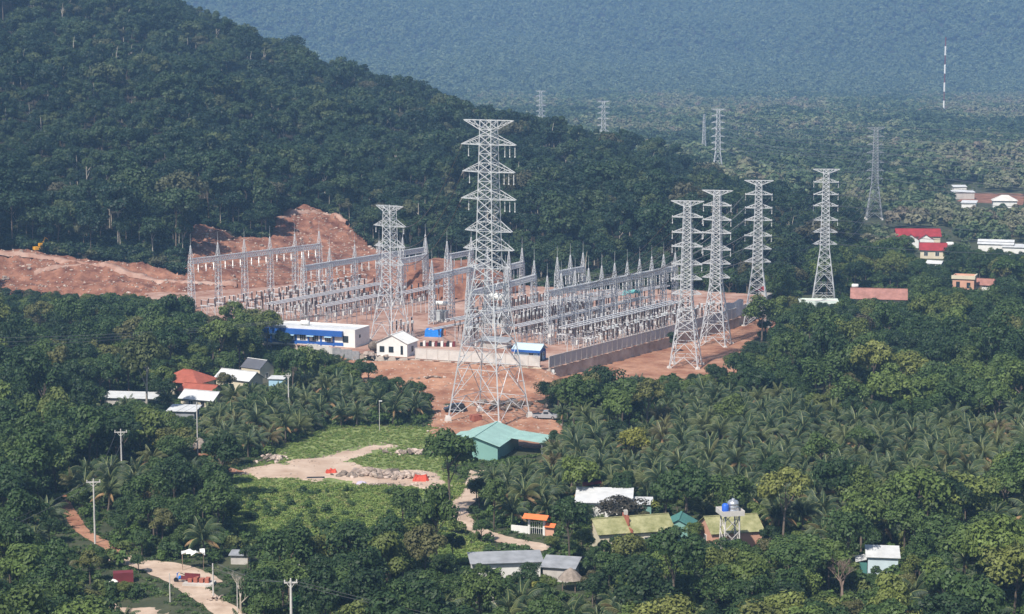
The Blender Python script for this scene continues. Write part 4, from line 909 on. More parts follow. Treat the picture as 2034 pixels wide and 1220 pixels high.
def utility_pole(label, base, h, arm=1.6, r=.17, cross=True, lamp=False, yaw=0.1):
    t = thing('utility_pole', label, 'pole', base, yaw); ob('pole', MB().bar((0,0,-.2),(0,0,h),r,r*.62,8,True), m_concw, t)
    if cross:
        ob('cross_arm', MB().box(-arm/2,arm/2,-.08,.08,h-.35,h-.2).bar((-arm*.32,0,h-.3),(0,-.12,h-1.0),.04).bar((arm*.32,0,h-.3),(0,-.12,h-1.0),.04), m_concw, t)
        for x in (-arm*.45, 0, arm*.45): ob('insulator', MB().lathe([(.05,0),(.1,.06),(.06,.14),(.1,.2),(.04,.32)], (x,0,h-.2 if x else h), 6), m_ins if lamp else m_concw, t)
    if lamp: ob('lamp_head', MB().box(-.1,.55,-.12,.12,h-.12,h+.05), m_white, t)
    return Vector((base[0], base[1], base[2]+h))
pole_a = utility_pole('concrete pole with cross arm beside the red path', at(189, 1080), 10.2, 2.2)
pole_b = utility_pole('concrete pole top with cross arm rising from trees above the red path', at(243, 975), 10.8, 2.2)
pole_c = utility_pole('tall plain pole beside the clearing of the thatched roof', at(393, 912), 11.0, cross=False, r=.14)
pole_d = utility_pole('pale square pole among palms below the cream gabled houses', at(574, 840), 10.2, 1.0)
pole_e = utility_pole('near thick concrete pole with short double cross arm at the bottom edge', at(580, 1320), 11.0, 1.7, .24)
pole_f = utility_pole('thin leaning post at the bend of the dirt road', at(338, 1196), 4.2, cross=False, r=.1)
pole_g = utility_pole('pale concrete post right of the dirt road beside rubble', at(424, 1190), 5.2, cross=False, r=.15)
pole_h = utility_pole('thin grey post among bare trees beside the dirt road', at(472, 1225), 4.8, cross=False, r=.09)
pole_i = utility_pole('thin grey lamp mast on guy legs in the grass clearing', at(754, 856), 6.2, cross=False, r=.07, lamp=True)
for px, py, h_ in ((1549,390,9), (1733,440,8), (1916,352,9), (2010,400,8)):
    utility_pole('small pale pole standing out on the hazy plain', at(px, py), h_, 1.6, .22)['x'] if False else None
pair = [(pole_a, pole_b, 1.2), (pole_b, pole_c, .8), (pole_a, Vector((-82, 262, 9)), 1.0), (pole_e, Vector((40, 215, 8)), 1.6), (pole_e, pole_g, .8)]
for a, b, sg in pair:
    for dx in (-.8, .8):
        wire(a+Vector((dx,0,-.1)), b+Vector((dx,0,-.1)), sg, 'thin dark village wire strung between concrete poles', 'village wires', .025)
for k in range(3): wire((-150+k*.5, 430-k*10, 15), (-46+k*.8, 476, 13), 2.5, 'dark wire crossing above the left woods to the substation', 'wires over the left woods', .05)

# conductors between wall pylons, gantries and the far pylons
gmid = (gr0+gr1)/2
def gpt(t_, z=12.9): q = gr0.lerp(gr1, t_); return Vector((q.x, q.y, ZP+z))
gd = beam_pt(1132, 544, 12.0)
for k, (nm, tt) in enumerate((('a', .35), ('b', .6), ('c', .85))):
    loc, yw = TL[nm]
    for i, (z, hl, q) in enumerate(RARMS):
        wire(tip(loc, yw, -hl, z), gpt(max(0, tt-.05*i)), 1.6, 'conductor sloping from a wall pylon to the longest gantry', 'lines from wall pylons to the longest gantry', .075)
for a, b in (('b','c'), ('c','d'), ('d','e'), ('e','f')):
    for i, (z, hl, q) in enumerate(RARMS[::1 if a != 'e' else 2]):
        for sg in (-1, 1):
            wire(tip(*TL[a], sg*hl, z), tip(*TL[b], sg*hl, z), 2.5 if a in 'bc' else 6, 'conductor strung from pylon to pylon along the wood edge', 'lines between the pylons', .075)
for nm, far in (('d', Vector((330, 700, 0))), ('e', Vector((420, 700, 0))), ('f', Vector((600, 900, 0)))):
    for i, (z, hl, q) in enumerate(RARMS):
        wire(tip(*TL[nm], hl, z), far + Vector((0, 0, z-2)), 7, 'conductor leading out over the right hand plain', 'lines over the plain', .085)

for k in range(10):
    a = gpt(.05+k*.095, 12.2); b = beam_pt(1107+5*k, 548-1*k, 12.0); wire(a, (b.x, b.y, ZP+12.3), 1.2, 'slack wire strung between gantries across the right yard', 'wires between the gantries', .05)
    c = ga0.lerp(ga1, .06+k*.098); d = gb0.lerp(gb1, .04+k*.1); wire((c.x, c.y, ZP+12.8), (d.x, d.y, ZP+12.8), 1.5, 'slack wire strung between the two long left gantries', 'wires between the left gantries', .05)

# rubble and litter
def pile(label, cat, cpx, spread, n_, meshes, smin, smax, name, zf=None, flat=1.0, group=None):
    c = Vector(XY(*cpx)); t = thing(name, label, cat, (c.x, c.y, 0), 0, group)
    for i in range(n_):
        a, r = random.uniform(0, 6.283), abs(random.gauss(0, .5)); x, y = math.cos(a)*r*spread[0], math.sin(a)*r*spread[1]; s_ = random.uniform(smin, smax)
        z = (zf(c.x+x, c.y+y) if zf else 0) + s_*.35*flat + max(0, .8-r)*.5*flat
        o = bpy.data.objects.new('stone' if name != 'scrap_heap' else 'scrap', random.choice(meshes)); o.location = (x, y, z); o.scale = (s_*random.uniform(.7,1.3), s_, s_*flat*random.uniform(.6,1.2)); o.rotation_euler = (random.uniform(-.4,.4), random.uniform(-.4,.4), random.uniform(0,6)); link(o, t)
    return t
BOULD = ROCKS + SCRAPS
pile('heap of brown boulders and broken concrete in the middle of the dirt yard', 'rubble', (735, 945), (6.5, 2.2), 80, BOULD, .35, 1.15, 'rubble_heap')
pile('low heap of grey stones at the right end of the dirt yard rubble', 'rubble', (812, 950), (6, 2.2), 70, BOULD, .25, .8, 'rubble_heap')
pile('grey and brown stone heap left of the green shed', 'rubble', (825, 902), (5.5, 3), 70, BOULD, .25, .8, 'rubble_heap')
pile('pale rubble heap at the grass edge near the left end of the dirt yard', 'rubble', (545, 912), (4.2, 4.5), 70, BOULD, .18, .6, 'rubble_heap')
pile('heap of grey scrap steel and timber behind the right foot of the tallest pylon', 'scrap', (1010, 812), (8, 6), 60, SCRAPS, .35, 1.1, 'scrap_heap', lambda x, y: sz(x, y))
pile('pale litter strewn along the lower edge of the dirt yard', 'litter', (760, 966), (14, 1.6), 120, BOULD, .1, .32, 'litter_heap')
pile('row of pale broken slabs on the red soil below the front wall', 'rubble', (855, 762), (5, 1.5), 26, BOULD, .25, .6, 'rubble_heap', lambda x, y: sz(x, y), .5)
pile('brown earth clods before the white gatehouse', 'rubble', (730, 730), (4, 5), 30, ROCKS, .25, .8, 'rubble_heap', lambda x, y: sz(x, y))
pile('dark felled brush and branches at the retaining wall foot', 'brush', (1140, 760), (3.5, 2.2), 26, SCRAPS, .4, 1.0, 'brush_heap')
pile('red rubble beside the pale concrete post of the dirt road', 'rubble', (428, 1192), (2, 1.5), 20, ROCKS, .12, .35, 'rubble_heap')
def tarp(label, px, w, d, h, m, yaw=0):
    mb = MB(); nx, ny = 7, 5; r_ = random.Random(hash(label) % 1000)
    for i in range(nx):
        for j in range(ny):
            e = min(i, nx-1-i, j, ny-1-j); mb.v.append((w*(i/(nx-1)-.5), d*(j/(ny-1)-.5), .03 if e == 0 else h*r_.uniform(.6, 1.1)))
    mb.f = [(i*ny+j, (i+1)*ny+j, (i+1)*ny+j+1, i*ny+j+1) for i in range(nx-1) for j in range(ny-1)]
    o = ob('tarpaulin', mb, m, None, (*XY(*px), .04), yaw); tag(o, label, 'tarpaulin')
tarp('crumpled red tarpaulin at the right end of the dirt yard', (836, 955), 3.0, 2.2, 1.1, m_tarpr)
tarp('small red sheet over sacks left of the boulder heap', (658, 940), 2.2, 1.6, .8, m_tarpr, .3)
tarp('pale lilac sheet lying in the dirt yard before the boulders', (718, 962), 2.0, 1.4, .5, M('lilac sheet', (.45,.40,.50), .8, .1, .8))
ci = poly([(603,948),(640,946),(650,950),(612,953)]); o = ob('drain_cover', MB().slab(*[(x, y, .16) for x, y in ci[[0,3,2,1]]], .08) if False else MB().box(-1.6,1.6,-.5,.5,.02,.16), m_dark, None, (*XY(627, 950), .02), .1); tag(o, 'dark flat plank lying in the dirt yard', 'plank')
# sacks, tables and stacked goods near the gatehouse
t = thing('trestle', 'blue covered trestle table before the white gatehouse wall', 'table', gz(806, 718), math.radians(-20))
ob('table_top', MB().box(-1.6,1.6,-.5,.5,.8,.95), M('faded blue cloth', (.10,.14,.30), .8, .15, .8), t)
for sx in (-1.4, 1.4):
    for sy in (-.4,.4): ob('leg', MB().bar((sx,sy,0),(sx,sy,.8),.05), m_steeld, t)
mx_ = P(745, 702, ZP); t = thing('concrete_mixer', 'dark concrete mixer drum standing between the control building and white gatehouse', 'mixer', (mx_.x, mx_.y, ZP-.05), .4)
ob('drum', MB().lathe([(.5,-1.6),(1.2,-.9),(1.35,.2),(.6,1.6)], (0,0,1.9), 12, 'x'), m_scrap, t, smooth=True); ob('frame', MB().bar((-1.2,-.8,0),(-.8,-.5,1.6),.1).bar((-1.2,.8,0),(-.8,.5,1.6),.1).bar((1.0,-.8,0),(.6,-.5,1.6),.1).bar((1.0,.8,0),(.6,.5,1.6),.1), m_scrap, t)
pile('dark scrap pile beside the concrete mixer', 'scrap', (722, 715), (2.2, 1.2), 16, SCRAPS, .3, .8, 'scrap_heap', lambda x, y: sz(x, y) if inside(SOIL, x, y) else 0)
st = P(870, 688, ZP); t = thing('stacked_goods', 'row of stacked dark and white equipment crates behind the front wall', 'crates', st, math.radians(-8))
for k in range(12): ob('crate', MB().box(k*.75-4.5,k*.75-3.9,-.4,.4,0,.9+.4*(k % 2)), (m_dark, m_white, m_rust)[k % 3], t)
# small excavator on the left bench
ex = ray_hill(76, 502); ez = ground_z(*ex); t = thing('excavator', 'small yellow excavator on the bench above the left red slope', 'excavator', (ex[0], ex[1], ez+.1), .6)
ob('track', MB().box(-1.7,1.7,-1.3,-.75,0,.8), m_tyre, t); ob('track', MB().box(-1.7,1.7,.75,1.3,0,.8), m_tyre, t); ob('cab', MB().box(-1.4,1.3,-1.1,1.1,.85,1.8).box(.1,1.2,-1.0,.1,1.8,2.9), m_yellow, t)
ob('boom', MB().bar((1.2,.4,1.6),(2.6,.4,4.6),.25,.2).bar((2.6,.4,4.6),(4.4,.4,3.2),.2,.15), m_yellow, t); ob('bucket', MB().box(4.1,4.9,-.1,.9,2.2,3.2), m_scrap, t)
# red container and parked things by the dirt road
house('container', 'dark red box container among shrubs beside the dirt road', at(245, 1156), 12, 2.9, 1.6, 1.5, .05, m_rust, m_rust, 'flat', cat='container')
pile('white sacks beside the dark red container', 'sacks', (226, 1160), (1.2, .7), 12, [rock_mesh('sack', 40+i, m_white) for i in range(2)], .2, .4, 'sack_pile')
t = thing('cart', 'blue and red three wheeled cargo cart parked beside the dirt road', 'cart', at(366, 1158), math.radians(-12))
ob('cargo_tray', MB().box(-.2,2.2,-.8,.8,.7,.8).box(-.2,2.2,-.8,-.72,.8,1.3).box(-.2,2.2,.72,.8,.8,1.3), m_rust, t); ob('front_frame', MB().bar((-.2,0,.7),(-1.2,0,.5),.09).bar((-1.2,0,.4),(-1.0,0,1.4),.07).bar((-1.0,-.45,1.4),(-1.0,.45,1.4),.05).box(-.8,-.2,-.3,.3,.75,1.0), m_tarp, t)
for x, y in ((-1.25,0),(1.5,-.85),(1.5,.85)):
    tw = MB()
    for yy in (y-.07, y+.07):
        for k in range(10): tw.v.append((x+.38*math.cos(k*.6283), yy, .38+.38*math.sin(k*.6283)))
    tw.f = [(k, (k+1) % 10, 10+(k+1) % 10, 10+k) for k in range(10)] + [tuple(range(9,-1,-1)), tuple(range(10,20))]; ob('wheel', tw, m_tyre, t)
t = thing('brick_hearth', 'low red brick platform behind the blue and red cart', 'platform', at(396, 1162), math.radians(-8)); ob('base', MB().box(-2.2,2.2,-1.2,1.2,-.1,.45), m_conc, t)
for k in range(4): ob('block', MB().box(-1.6+k*.85,-1.0+k*.85,-.5,.5,.45,1.0+.15*(k % 2)), m_brickr, t)
t = thing('white_awning', 'torn white plastic awning on poles over the roadside stall', 'awning', at(384, 1130), .2)
mb = MB()
for i in range(6):
    for j in range(4): mb.v.append((i*.7-1.75, j*.7-1.0, 2.6+.35*math.sin(i*2.2+j*1.4)))
mb.f = [(i*4+j, (i+1)*4+j, (i+1)*4+j+1, i*4+j+1) for i in range(5) for j in range(3) if (i, j) not in ((1,0),(3,2))]
ob('sheet', mb, m_white, t).modifiers.new('t', 'SOLIDIFY').thickness = .02
for sx in (-1.6,1.5):
    for sy in (-.9,.9): ob('pole', MB().bar((sx,sy,0),(sx,sy,2.6),.05), m_wood, t)
house('shed', 'low pale roof half hidden under trees right of the roadside stall', at(478, 1118), -4, 2.6, 2.0, 1.4, .2, m_conc, m_greyr, 'shed', .3, cat='shed')
house('shed', 'tiny white hut above the dark tree row left of centre', at(588, 1120), -4, 1.6, 1.6, 1.9, .2, m_white, m_white, 'shed', .2, cat='hut')
hut('grey thatched lean to beside the tall plain pole', at(397, 898), 2.4, 1.2)
# workers
def worker(label, base, yaw, shirt, lean=0.0):
    t = thing('person', label, 'person', base, yaw)
    def skin(nm, pts, edges, rad, m, parent):
        me = bpy.data.meshes.new(nm); me.from_pydata(pts, edges, []); me.materials.append(m); o = bpy.data.objects.new(nm, me); link(o, parent)
        md = o.modifiers.new('skin', 'SKIN'); 
        for i, r in enumerate(rad): me.skin_vertices[0].data[i].radius = (r, r)
        me.skin_vertices[0].data[0].use_root = True; o.modifiers.new('sub', 'SUBSURF').levels = 1; return o
    me = bpy.data.meshes.new('body')
    pts = [(0,0,.95),(0,0,1.2),(0,.0,1.42),(0,0,1.5),(0,.02,1.62),(0,0,1.72),(.1,0,.9),(.12,.06,.5),(.12,-.02,.08),(.12,.12,.04),(-.1,0,.9),(-.13,-.1,.5),(-.13,-.16,.08),(-.13,-.03,.04),(.2,0,1.4),(.27,.02,1.12),(.27,.16,.9),(-.2,0,1.4),(-.27,.02,1.12),(-.27,.16,.9)]
    ed = [(0,1),(1,2),(2,3),(3,4),(4,5),(0,6),(6,7),(7,8),(8,9),(0,10),(10,11),(11,12),(12,13),(2,14),(14,15),(15,16),(2,17),(17,18),(18,19)]
    rd = [.14,.14,.15,.06,.1,.08,.1,.07,.045,.04,.1,.07,.045,.04,.07,.05,.035,.07,.05,.035]
    me.from_pydata(pts, ed, []); me.materials.append(shirt); o = bpy.data.objects.new('body', me); link(o, t); o.modifiers.new('skin', 'SKIN'); o.modifiers.new('sub', 'SUBSURF').levels = 1
    if not me.skin_vertices: me.skin_vertices.new() if hasattr(me.skin_vertices, 'new') else None
    if me.skin_vertices:
        for i, r in enumerate(rd): me.skin_vertices[0].data[i].radius = (r, r)
        me.skin_vertices[0].data[0].use_root = True
    ob('hard_hat', MB().lathe([(.16,0),(.15,.03),(.13,.1),(.06,.15)], (0,.01,1.72), 9), m_yellow, t)
    ob('face', MB().lathe([(.05,-.1),(.095,-.04),(.1,.04),(.08,.09)], (0,.025,1.64), 8), m_skin, t)
worker('worker in red overalls standing beside the concrete mixer', gz(738, 716), 2.6, m_shirt)
worker('worker in orange overalls right of the blue tarpaulin in the yard', tuple(P(884, 668, ZP)), 2.0, M('orange work clothes', (.6,.14,.03), .9, .1, 2))
# ------------------------------------------------------------------ vegetation meshes
def leaf_mesh(name, pos, nrm, size, m, elong=1.0, rg=None):
    """many small leaf faces at pos facing nrm"""
    rg = rg or rng; k = len(pos); nrm = nrm/np.linalg.norm(nrm, axis=1, keepdims=True)
    r = rg.normal(size=(k, 3)); t = np.cross(nrm, r); t /= np.linalg.norm(t, axis=1, keepdims=True)+1e-9; b = np.cross(nrm, t)
    s = size[:, None]; e = elong
    V_ = np.stack([pos - t*s*e, pos - b*s*.62 + nrm*s*.12, pos + t*s*e, pos + b*s*.62 + nrm*s*.12], 1).reshape(-1, 3)
    me = bpy.data.meshes.new(name); me.vertices.add(4*k); me.vertices.foreach_set('co', V_.reshape(-1)); me.loops.add(4*k); me.loops.foreach_set('vertex_index', np.arange(4*k, dtype=np.int32))
    me.polygons.add(k); me.polygons.foreach_set('loop_start', np.arange(0, 4*k, 4, dtype=np.int32)); me.polygons.foreach_set('loop_total', np.full(k, 4, np.int32))
    a = me.attributes.new('lv', 'FLOAT', 'FACE'); a.data.foreach_set('value', rg.random(k).astype(np.float32))
    me.materials.append(m); me.update(); me.validate(); return me
def crown(seed, rx, rz, zc, ncl, nleaf, leaf, m, rc=.36, flat=.85, low=-.55, name='crown'):
    rg = np.random.default_rng(seed); cs = []
    while len(cs) < ncl:
        q = rg.normal(size=3); q /= np.linalg.norm(q)
        if q[2] < low: continue
        rr = rg.uniform(.45, 1.0) ** .6; c = q*rr*np.array([rx, rx, rz])*(1-rc*.55)
        cs.append((c, rx*rc*rg.uniform(.7, 1.25)))
    pos, nr = [], []; per = nleaf//ncl
    for c, r in cs:
        d = rg.normal(size=(per, 3)); d /= np.linalg.norm(d, axis=1, keepdims=True); d[:, 2] = np.where(d[:, 2] < -.45, -d[:, 2], d[:, 2])
        rad = r*rg.uniform(.62, 1.08, (per, 1)); p = c + d*rad*np.array([1, 1, flat]); pos.append(p); nr.append(d + rg.normal(size=(per, 3))*.38 + np.array([0, 0, .25]))
    pos = np.concatenate(pos); pos[:, 2] += zc; nr = np.concatenate(nr)
    return leaf_mesh(name, pos, nr, leaf*rg.uniform(.6, 1.25, len(pos)), m, 1.0, rg), [(c + np.array([0, 0, zc]), r) for c, r in cs]
def trunk(seed, h, r, limbs, m, name='trunk'):
    rd = random.Random(seed); mb = MB(); lean = (rd.uniform(-.4,.4), rd.uniform(-.4,.4))
    pts = [Vector((lean[0]*(t*t), lean[1]*(t*t), h*t)) for t in (0,.3,.6,1)]; mb.path(pts, r, 6, r*.55)
    for c, cr in limbs: 
        a = pts[2].lerp(pts[3], rd.uniform(0,1)); c = Vector(c); mid = a.lerp(c, .55)+Vector((0,0,.2)); mb.bar(a, mid, r*.42, r*.26, 5); mb.bar(mid, c, r*.26, r*.1, 4)
    me = mb.mesh(name, m); return me
BROAD = []
spec = [  # rx, rz, zc, clumps, rc
    (3.4,2.7,5.6,15,.40), (2.9,3.3,6.2,15,.40), (4.1,2.5,5.9,18,.36), (3.0,2.4,5.0,12,.44), (3.6,3.0,6.8,13,.36), (2.5,2.9,5.4,11,.44), (3.8,3.1,6.4,17,.38)]
for i, (rx, rz, zc, nc, rc) in enumerate(spec):
    cm, cl = crown(100+i, rx, rz, zc, nc, 2600, .265, lm_broad, rc); BROAD.append((trunk(i, zc-rz*.2, .2, cl[:6], m_bark), cm, rx, zc+rz))
def joined(name, meshes):
    bm = bmesh.new(); mats = []
    for me in meshes:
        k0 = len(bm.faces); off = len(mats); bm.from_mesh(me); bm.faces.ensure_lookup_table()
        for f in bm.faces[k0:]: f.material_index += off
        mats += list(me.materials)
    o = bpy.data.meshes.new(name); bm.to_mesh(o); bm.free()
    for m in mats: o.materials.append(m)
    return o
def remat(me, m): c = me.copy(); c.materials[0] = m; return c
WOODL = lib('wood', [joined('wood', (t_, c_)) for t_, c_, _, _ in BROAD])
hl_ = []
for i, (rx, rz, zc, nc, rc) in enumerate([(3.6,2.8,7.4,13,.40),(3.2,3.3,7.8,13,.40),(4.4,2.6,8.2,16,.36),(3.9,3.4,8.8,14,.38),(2.8,2.5,6.6,10,.44),(4.0,2.9,8.0,15,.36),(4.6,1.7,9.6,13,.32),(2.4,3.6,9.0,9,.40),(3.4,2.2,9.8,6,.34)]):
    cm, cl = crown(200+i, rx, rz, zc, nc, 1900, .34, lm_hill, rc); hl_.append(joined('hillwood', (trunk(50+i, zc-rz*.3, .17, cl[:5], m_barkp if i in (1, 3, 8) else m_bark), cm)))
HILLL = lib('hillwood', hl_)
fl_ = []
for i, (rx, rz, zc, nc) in enumerate([(4.2,3.2,4.4,9),(3.6,3.6,4.8,8),(5.0,3.2,4.6,11),(4.4,2.7,3.6,8)]):
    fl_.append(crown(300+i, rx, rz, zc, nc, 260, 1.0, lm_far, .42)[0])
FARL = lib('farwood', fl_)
BUSHL = lib('bush', [crown(400+i, 1.3, .95, .75, 6, 300, .24, lm_bush, .48, .9, -.3)[0] for i in range(4)])
def tuft(seed, m, n_=70, h=.75, w=.9):
    rg = np.random.default_rng(seed); p = np.stack([rg.normal(size=n_)*w*.5, rg.normal(size=n_)*w*.5, rg.random(n_)*h*.8+.08], 1)
    return leaf_mesh('tuft', p, np.stack([rg.normal(size=n_), rg.normal(size=n_), .7+rg.random(n_)], 1), rg.uniform(.12,.3,n_), m, 1.2, rg)
TUFTL = lib('tuft', [tuft(500+i, lm_grass) for i in range(4)])
CROPL = lib('crop', [tuft(520+i, lm_crop, 90, 1.1, 1.0) for i in range(3)])
# coconut palms
def frond(seed, Lf, el, droop):
    rd = random.Random(seed); mb = MB(); n_ = 10; pts = []; x = z = 0.; a = el; lv = []
    for i in range(n_+1):
        pts.append(Vector((x, 0, z))); x += Lf/n_*math.cos(a); z += Lf/n_*math.sin(a); a -= droop/n_*(.5+1.0*i/n_)
    for i in range(n_): mb.bar(pts[i], pts[i+1], .065*(1-i/n_)+.025, .065*(1-(i+1)/n_)+.022, 3)
    mb.nr = len(mb.f)
    for i in range(2, 3*n_):
        f = i/3/n_; k = min(int(f*n_), n_-1); p = pts[k].lerp(pts[k+1], f*n_-k); d = (pts[k+1]-pts[k]).normalized()
        ll = Lf*.235*math.sin(math.pi*min(1, .18+f*.8))**.7*rd.uniform(.85,1.1)
        for sy in (-1, 1):
            out = (Vector((0,sy,0))*.62 + d*.6 + Vector((0,0,-.42-.4*f-rd.uniform(0,.25)))).normalized(); e = p+out*ll; m_ = p+out*ll*.45+Vector((0,0,.05)); wd = d*.05
            e = e + Vector((0,0,-.12*ll))
            mb.quadmesh([p-wd, p+wd, m_+wd*1.2, m_-wd*1.2], [(0,1,2,3)]); mb.quadmesh([m_-wd*1.2, m_+wd*1.2, e+wd*.2, e-wd*.2], [(0,1,2,3)])
    return mb
FR = [frond(0, 4.2, 1.45, 1.0), frond(1, 4.6, 1.25, 1.9), frond(2, 4.5, .98, 2.3), frond(3, 4.1, .6, 2.2), frond(4, 3.3, .05, 1.4)]
m_rach = M('palm rachis', (.20,.22,.09), .5, .15, 1.0)
m_dry = M('dry palm frond', (.26,.17,.085), .8, .25, 1.0)
def two_slot(me, runs):
    me.materials.append(m_rach); me.materials.append(m_dry); k = 0; mi = np.zeros(len(me.polygons), np.int32)
    for nr, tot, dry in runs:
        if dry: mi[k:k+tot] = 2
        else: mi[k:k+nr] = 1
        k += tot
    me.polygons.foreach_set('material_index', mi); return me
FRM = [two_slot(f.mesh('frond', lm_palm), [(f.nr, len(f.f), j == 4)]) for j, f in enumerate(FR)]
def palm_layout(seed):
    rd = random.Random(seed); out = []
    for k, (ty, n_) in enumerate(((0,3),(1,5),(2,6),(3,4),(4,2))):
        for i in range(n_): out.append((ty, 2*math.pi*(i+rd.uniform(-.25,.25))/n_ + k*.7, rd.uniform(.85,1.12), rd.uniform(-.12,.12)))
    return out
def palm_trunk(seed, h):
    rd = random.Random(seed); lx, ly = rd.uniform(-.5,.5), rd.uniform(-.5,.5); pts = [Vector((lx*(t*t-t), ly*(t*t-t), h*t)) for t in (0,.25,.5,.75,1)]
    return MB().path(pts, .24, 6, .13).mesh('trunk', m_bark)
PALMS = []
for i in range(6):
    h = [2.6,3.2,3.8,2.9,4.4,3.4][i]; lay = palm_layout(i); mb = MB()
    for ty, rz_, s_, tl in lay:
        mt_ = Matrix.Translation((0,0,h)) @ Matrix.Rotation(rz_, 4, 'Z') @ Matrix.Rotation(tl, 4, 'Y') @ Matrix.Scale(s_, 4)
        mb.quadmesh([mt_ @ Vector(v) for v in FR[ty].v], FR[ty].f)
    PALMS.append((palm_trunk(i, h), two_slot(mb.mesh('crown', lm_palm), [(FR[q[0]].nr, len(FR[q[0]].f), q[0] == 4) for q in lay]), h, lay))
PALML = lib('palmgrove', [joined('palmgrove', (p_[0], p_[1])) for p_ in PALMS])
def bare_tree(seed, h, spread, m):
    rd = random.Random(seed); mb = MB()
    def grow(p, d, L_, r, k):
        q = p + d*L_; mb.bar(p, q, r, r*.65, 4)
        if k == 0: return
        for _ in range(3 if k > 1 else 4):
            dd = (d + Vector((rd.gauss(0,spread), rd.gauss(0,spread), rd.uniform(0,.5)))).normalized(); grow(p.lerp(q, rd.uniform(.55,1)), dd, L_*rd.uniform(.6,.82), r*.55, k-1)
    grow(Vector((0,0,0)), Vector((0,0,1)), h*.3, .2, 5); return mb.mesh('branches', m)

# ------------------------------------------------------------------ where plants stand
CLEARS = [SOIL, SOILR, YARD, GRASS, CUT, PLAT, CLEAR2] + ROADS
HOUSES = [(o.location.x, o.location.y) for o in COL.objects if o.parent is None and o.type == 'EMPTY' and o.get('category') in ('house','shed','building','cabin','hut','gate','water tower','pylon','awning','container','car','cart','shelter')]
_e = [tg.matrix_basis @ Vector(q) for q in ((4,-8,0),(-4,0,0),(5,0,0),(1,-8,0),(7,-10,0))] + [Vector((*at(px, 1142)[:2], 0)) for px in (965, 985, 1025, 1045)] + [Vector((*at(px, 684)[:2], 0)) for px in ()]
HOUSES = np.array(HOUSES + [(q.x, q.y) for q in _e])
# stretches that stay open to view: (x0, y0, x1, y1, distance of what shows there)
OPEN = [(752,655,1095,740,505),(690,655,750,705,505),(530,652,690,690,495),(1095,560,1330,745,515),(480,965,770,1062,345),(770,965,850,1010,345),(850,740,1060,850,415),(1325,640,1400,738,465),(1400,600,1530,690,520),(480,905,880,962,385),(886,860,1075,915,380),(936,900,1000,922,372),
        (475,712,547,756,463),(420,728,530,762,452),(345,728,430,762,448),(357,760,440,795,430),(212,775,312,789,427),(345,800,395,816,414),(1155,970,1292,996,330),(1182,1026,1325,1056,308),(1398,1018,1508,1052,312),(1312,1022,1352,1040,315),
        (1428,985,1472,1050,304),(1040,1015,1092,1050,322),(930,1090,1085,1112,290),(1085,1105,1150,1122,288),(1720,1082,1784,1118,292),(1685,555,1808,590,625),(1775,435,1880,456,830),(1818,460,1890,482,780),(1935,466,2034,492,770),(1890,528,1970,566,660),(1590,581,1660,595,630),(1885,362,1940,382,1100),(1905,385,2034,405,1000),(1840,505,1870,520,720),(1605,345,1660,600,605),(1720,300,1750,440,860),
        (378,500,560,600,520),(-40,500,380,578,600),(180,945,196,1070,312),(236,853,250,890,350),(388,790,398,900,370),(290,1125,460,1220,295),(575,1137,590,1220,262),(130,1000,215,1080,325),(750,800,760,850,400),(215,1135,265,1150,296),(350,1090,400,1165,300),(905,1005,940,1040,335),(985,1060,1060,1085,318),(570,748,580,785,415),(1070,815,1098,835,410),(1645,1085,1722,1165,278),(288,1008,338,1045,306)]
OPEN = np.array(OPEN, float)
def blocked(x, y, rad, ztop, zlow):
    """does a crown here hide one of the open stretches?"""
    ax, ay = proj(x, y, ztop); bx, by = proj(x, y, zlow); s_ = FPX/np.hypot(y, 79); x0, x1 = ax-rad*s_, ax+rad*s_
    return ((OPEN[:,0] < x1-4) & (OPEN[:,2] > x0+4) & (OPEN[:,1] < by) & (OPEN[:,3] > ay+3) & (OPEN[:,4] > y+3)).any()
def near_house(x, y, r): return len(HOUSES) and (np.hypot(HOUSES[:,0]-x, HOUSES[:,1]-y) < r).any()
def in_clear(x, y, lst=None):
    return any(bool(inside(c, x, y)) for c in (lst or CLEARS))
PALMZ = [poly([(1150,850),(1240,915),(1290,870),(1330,810),(1560,810),(1600,850),(1700,860),(1880,860),(2060,850),(2060,940),(1990,985),(1900,1030),(1810,1075),(1700,1100),(1590,1120),(1540,1080),(1330,1010),(1150,1010),(1120,1060),(1010,1060),(950,1040),(960,960),(1010,920),(1110,915)]),
         poly([(400,880),(430,820),(560,800),(600,775),(700,800),(840,830),(850,855),(760,850),(650,852),(560,885),(480,915)]),
         poly([(100,990),(200,960),(280,960),(300,1000),(200,1050),(180,1000)]), poly([(1020,1240),(1300,1235),(1310,1300),(1000,1300)])]
def poisson(x0, x1, y0, y1, dmin_f, n_try, accept):
    cell = 2.2; grid = {}; out = []
    X = rng.uniform(x0, x1, n_try); Y = rng.uniform(y0, y1, n_try); k = (np.abs(X) < .2571*Y + 50) & accept(X, Y); X, Y = X[k], Y[k]
    for x, y, d in zip(X, Y, dmin_f(X, Y)):
        i, j = int(x//cell), int(y//cell); k = int(d//cell)+1; ok = True
        for a in range(i-k, i+k+1):
            for b in range(j-k, j+k+1):
                for q in grid.get((a, b), ()):
                    if (q[0]-x)**2+(q[1]-y)**2 < d*d: ok = False; break
                if not ok: break
            if not ok: break
        if ok: grid.setdefault((i, j), []).append((x, y)); out.append((x, y))
    return out
def is_palm(x, y):
    r = np.zeros(np.shape(x), bool)
    for z in PALMZ: r |= inside(z, x, y)
    return r
plants = []   # (x, y, kind)
def acc_near(x, y):
    ok = H(x, y) < .5
    for c in CLEARS: ok &= ~inside(c, x, y)
    for hx_, hy_ in HOUSES: ok &= np.hypot(x-hx_, y-hy_) > 4.6
    return ok
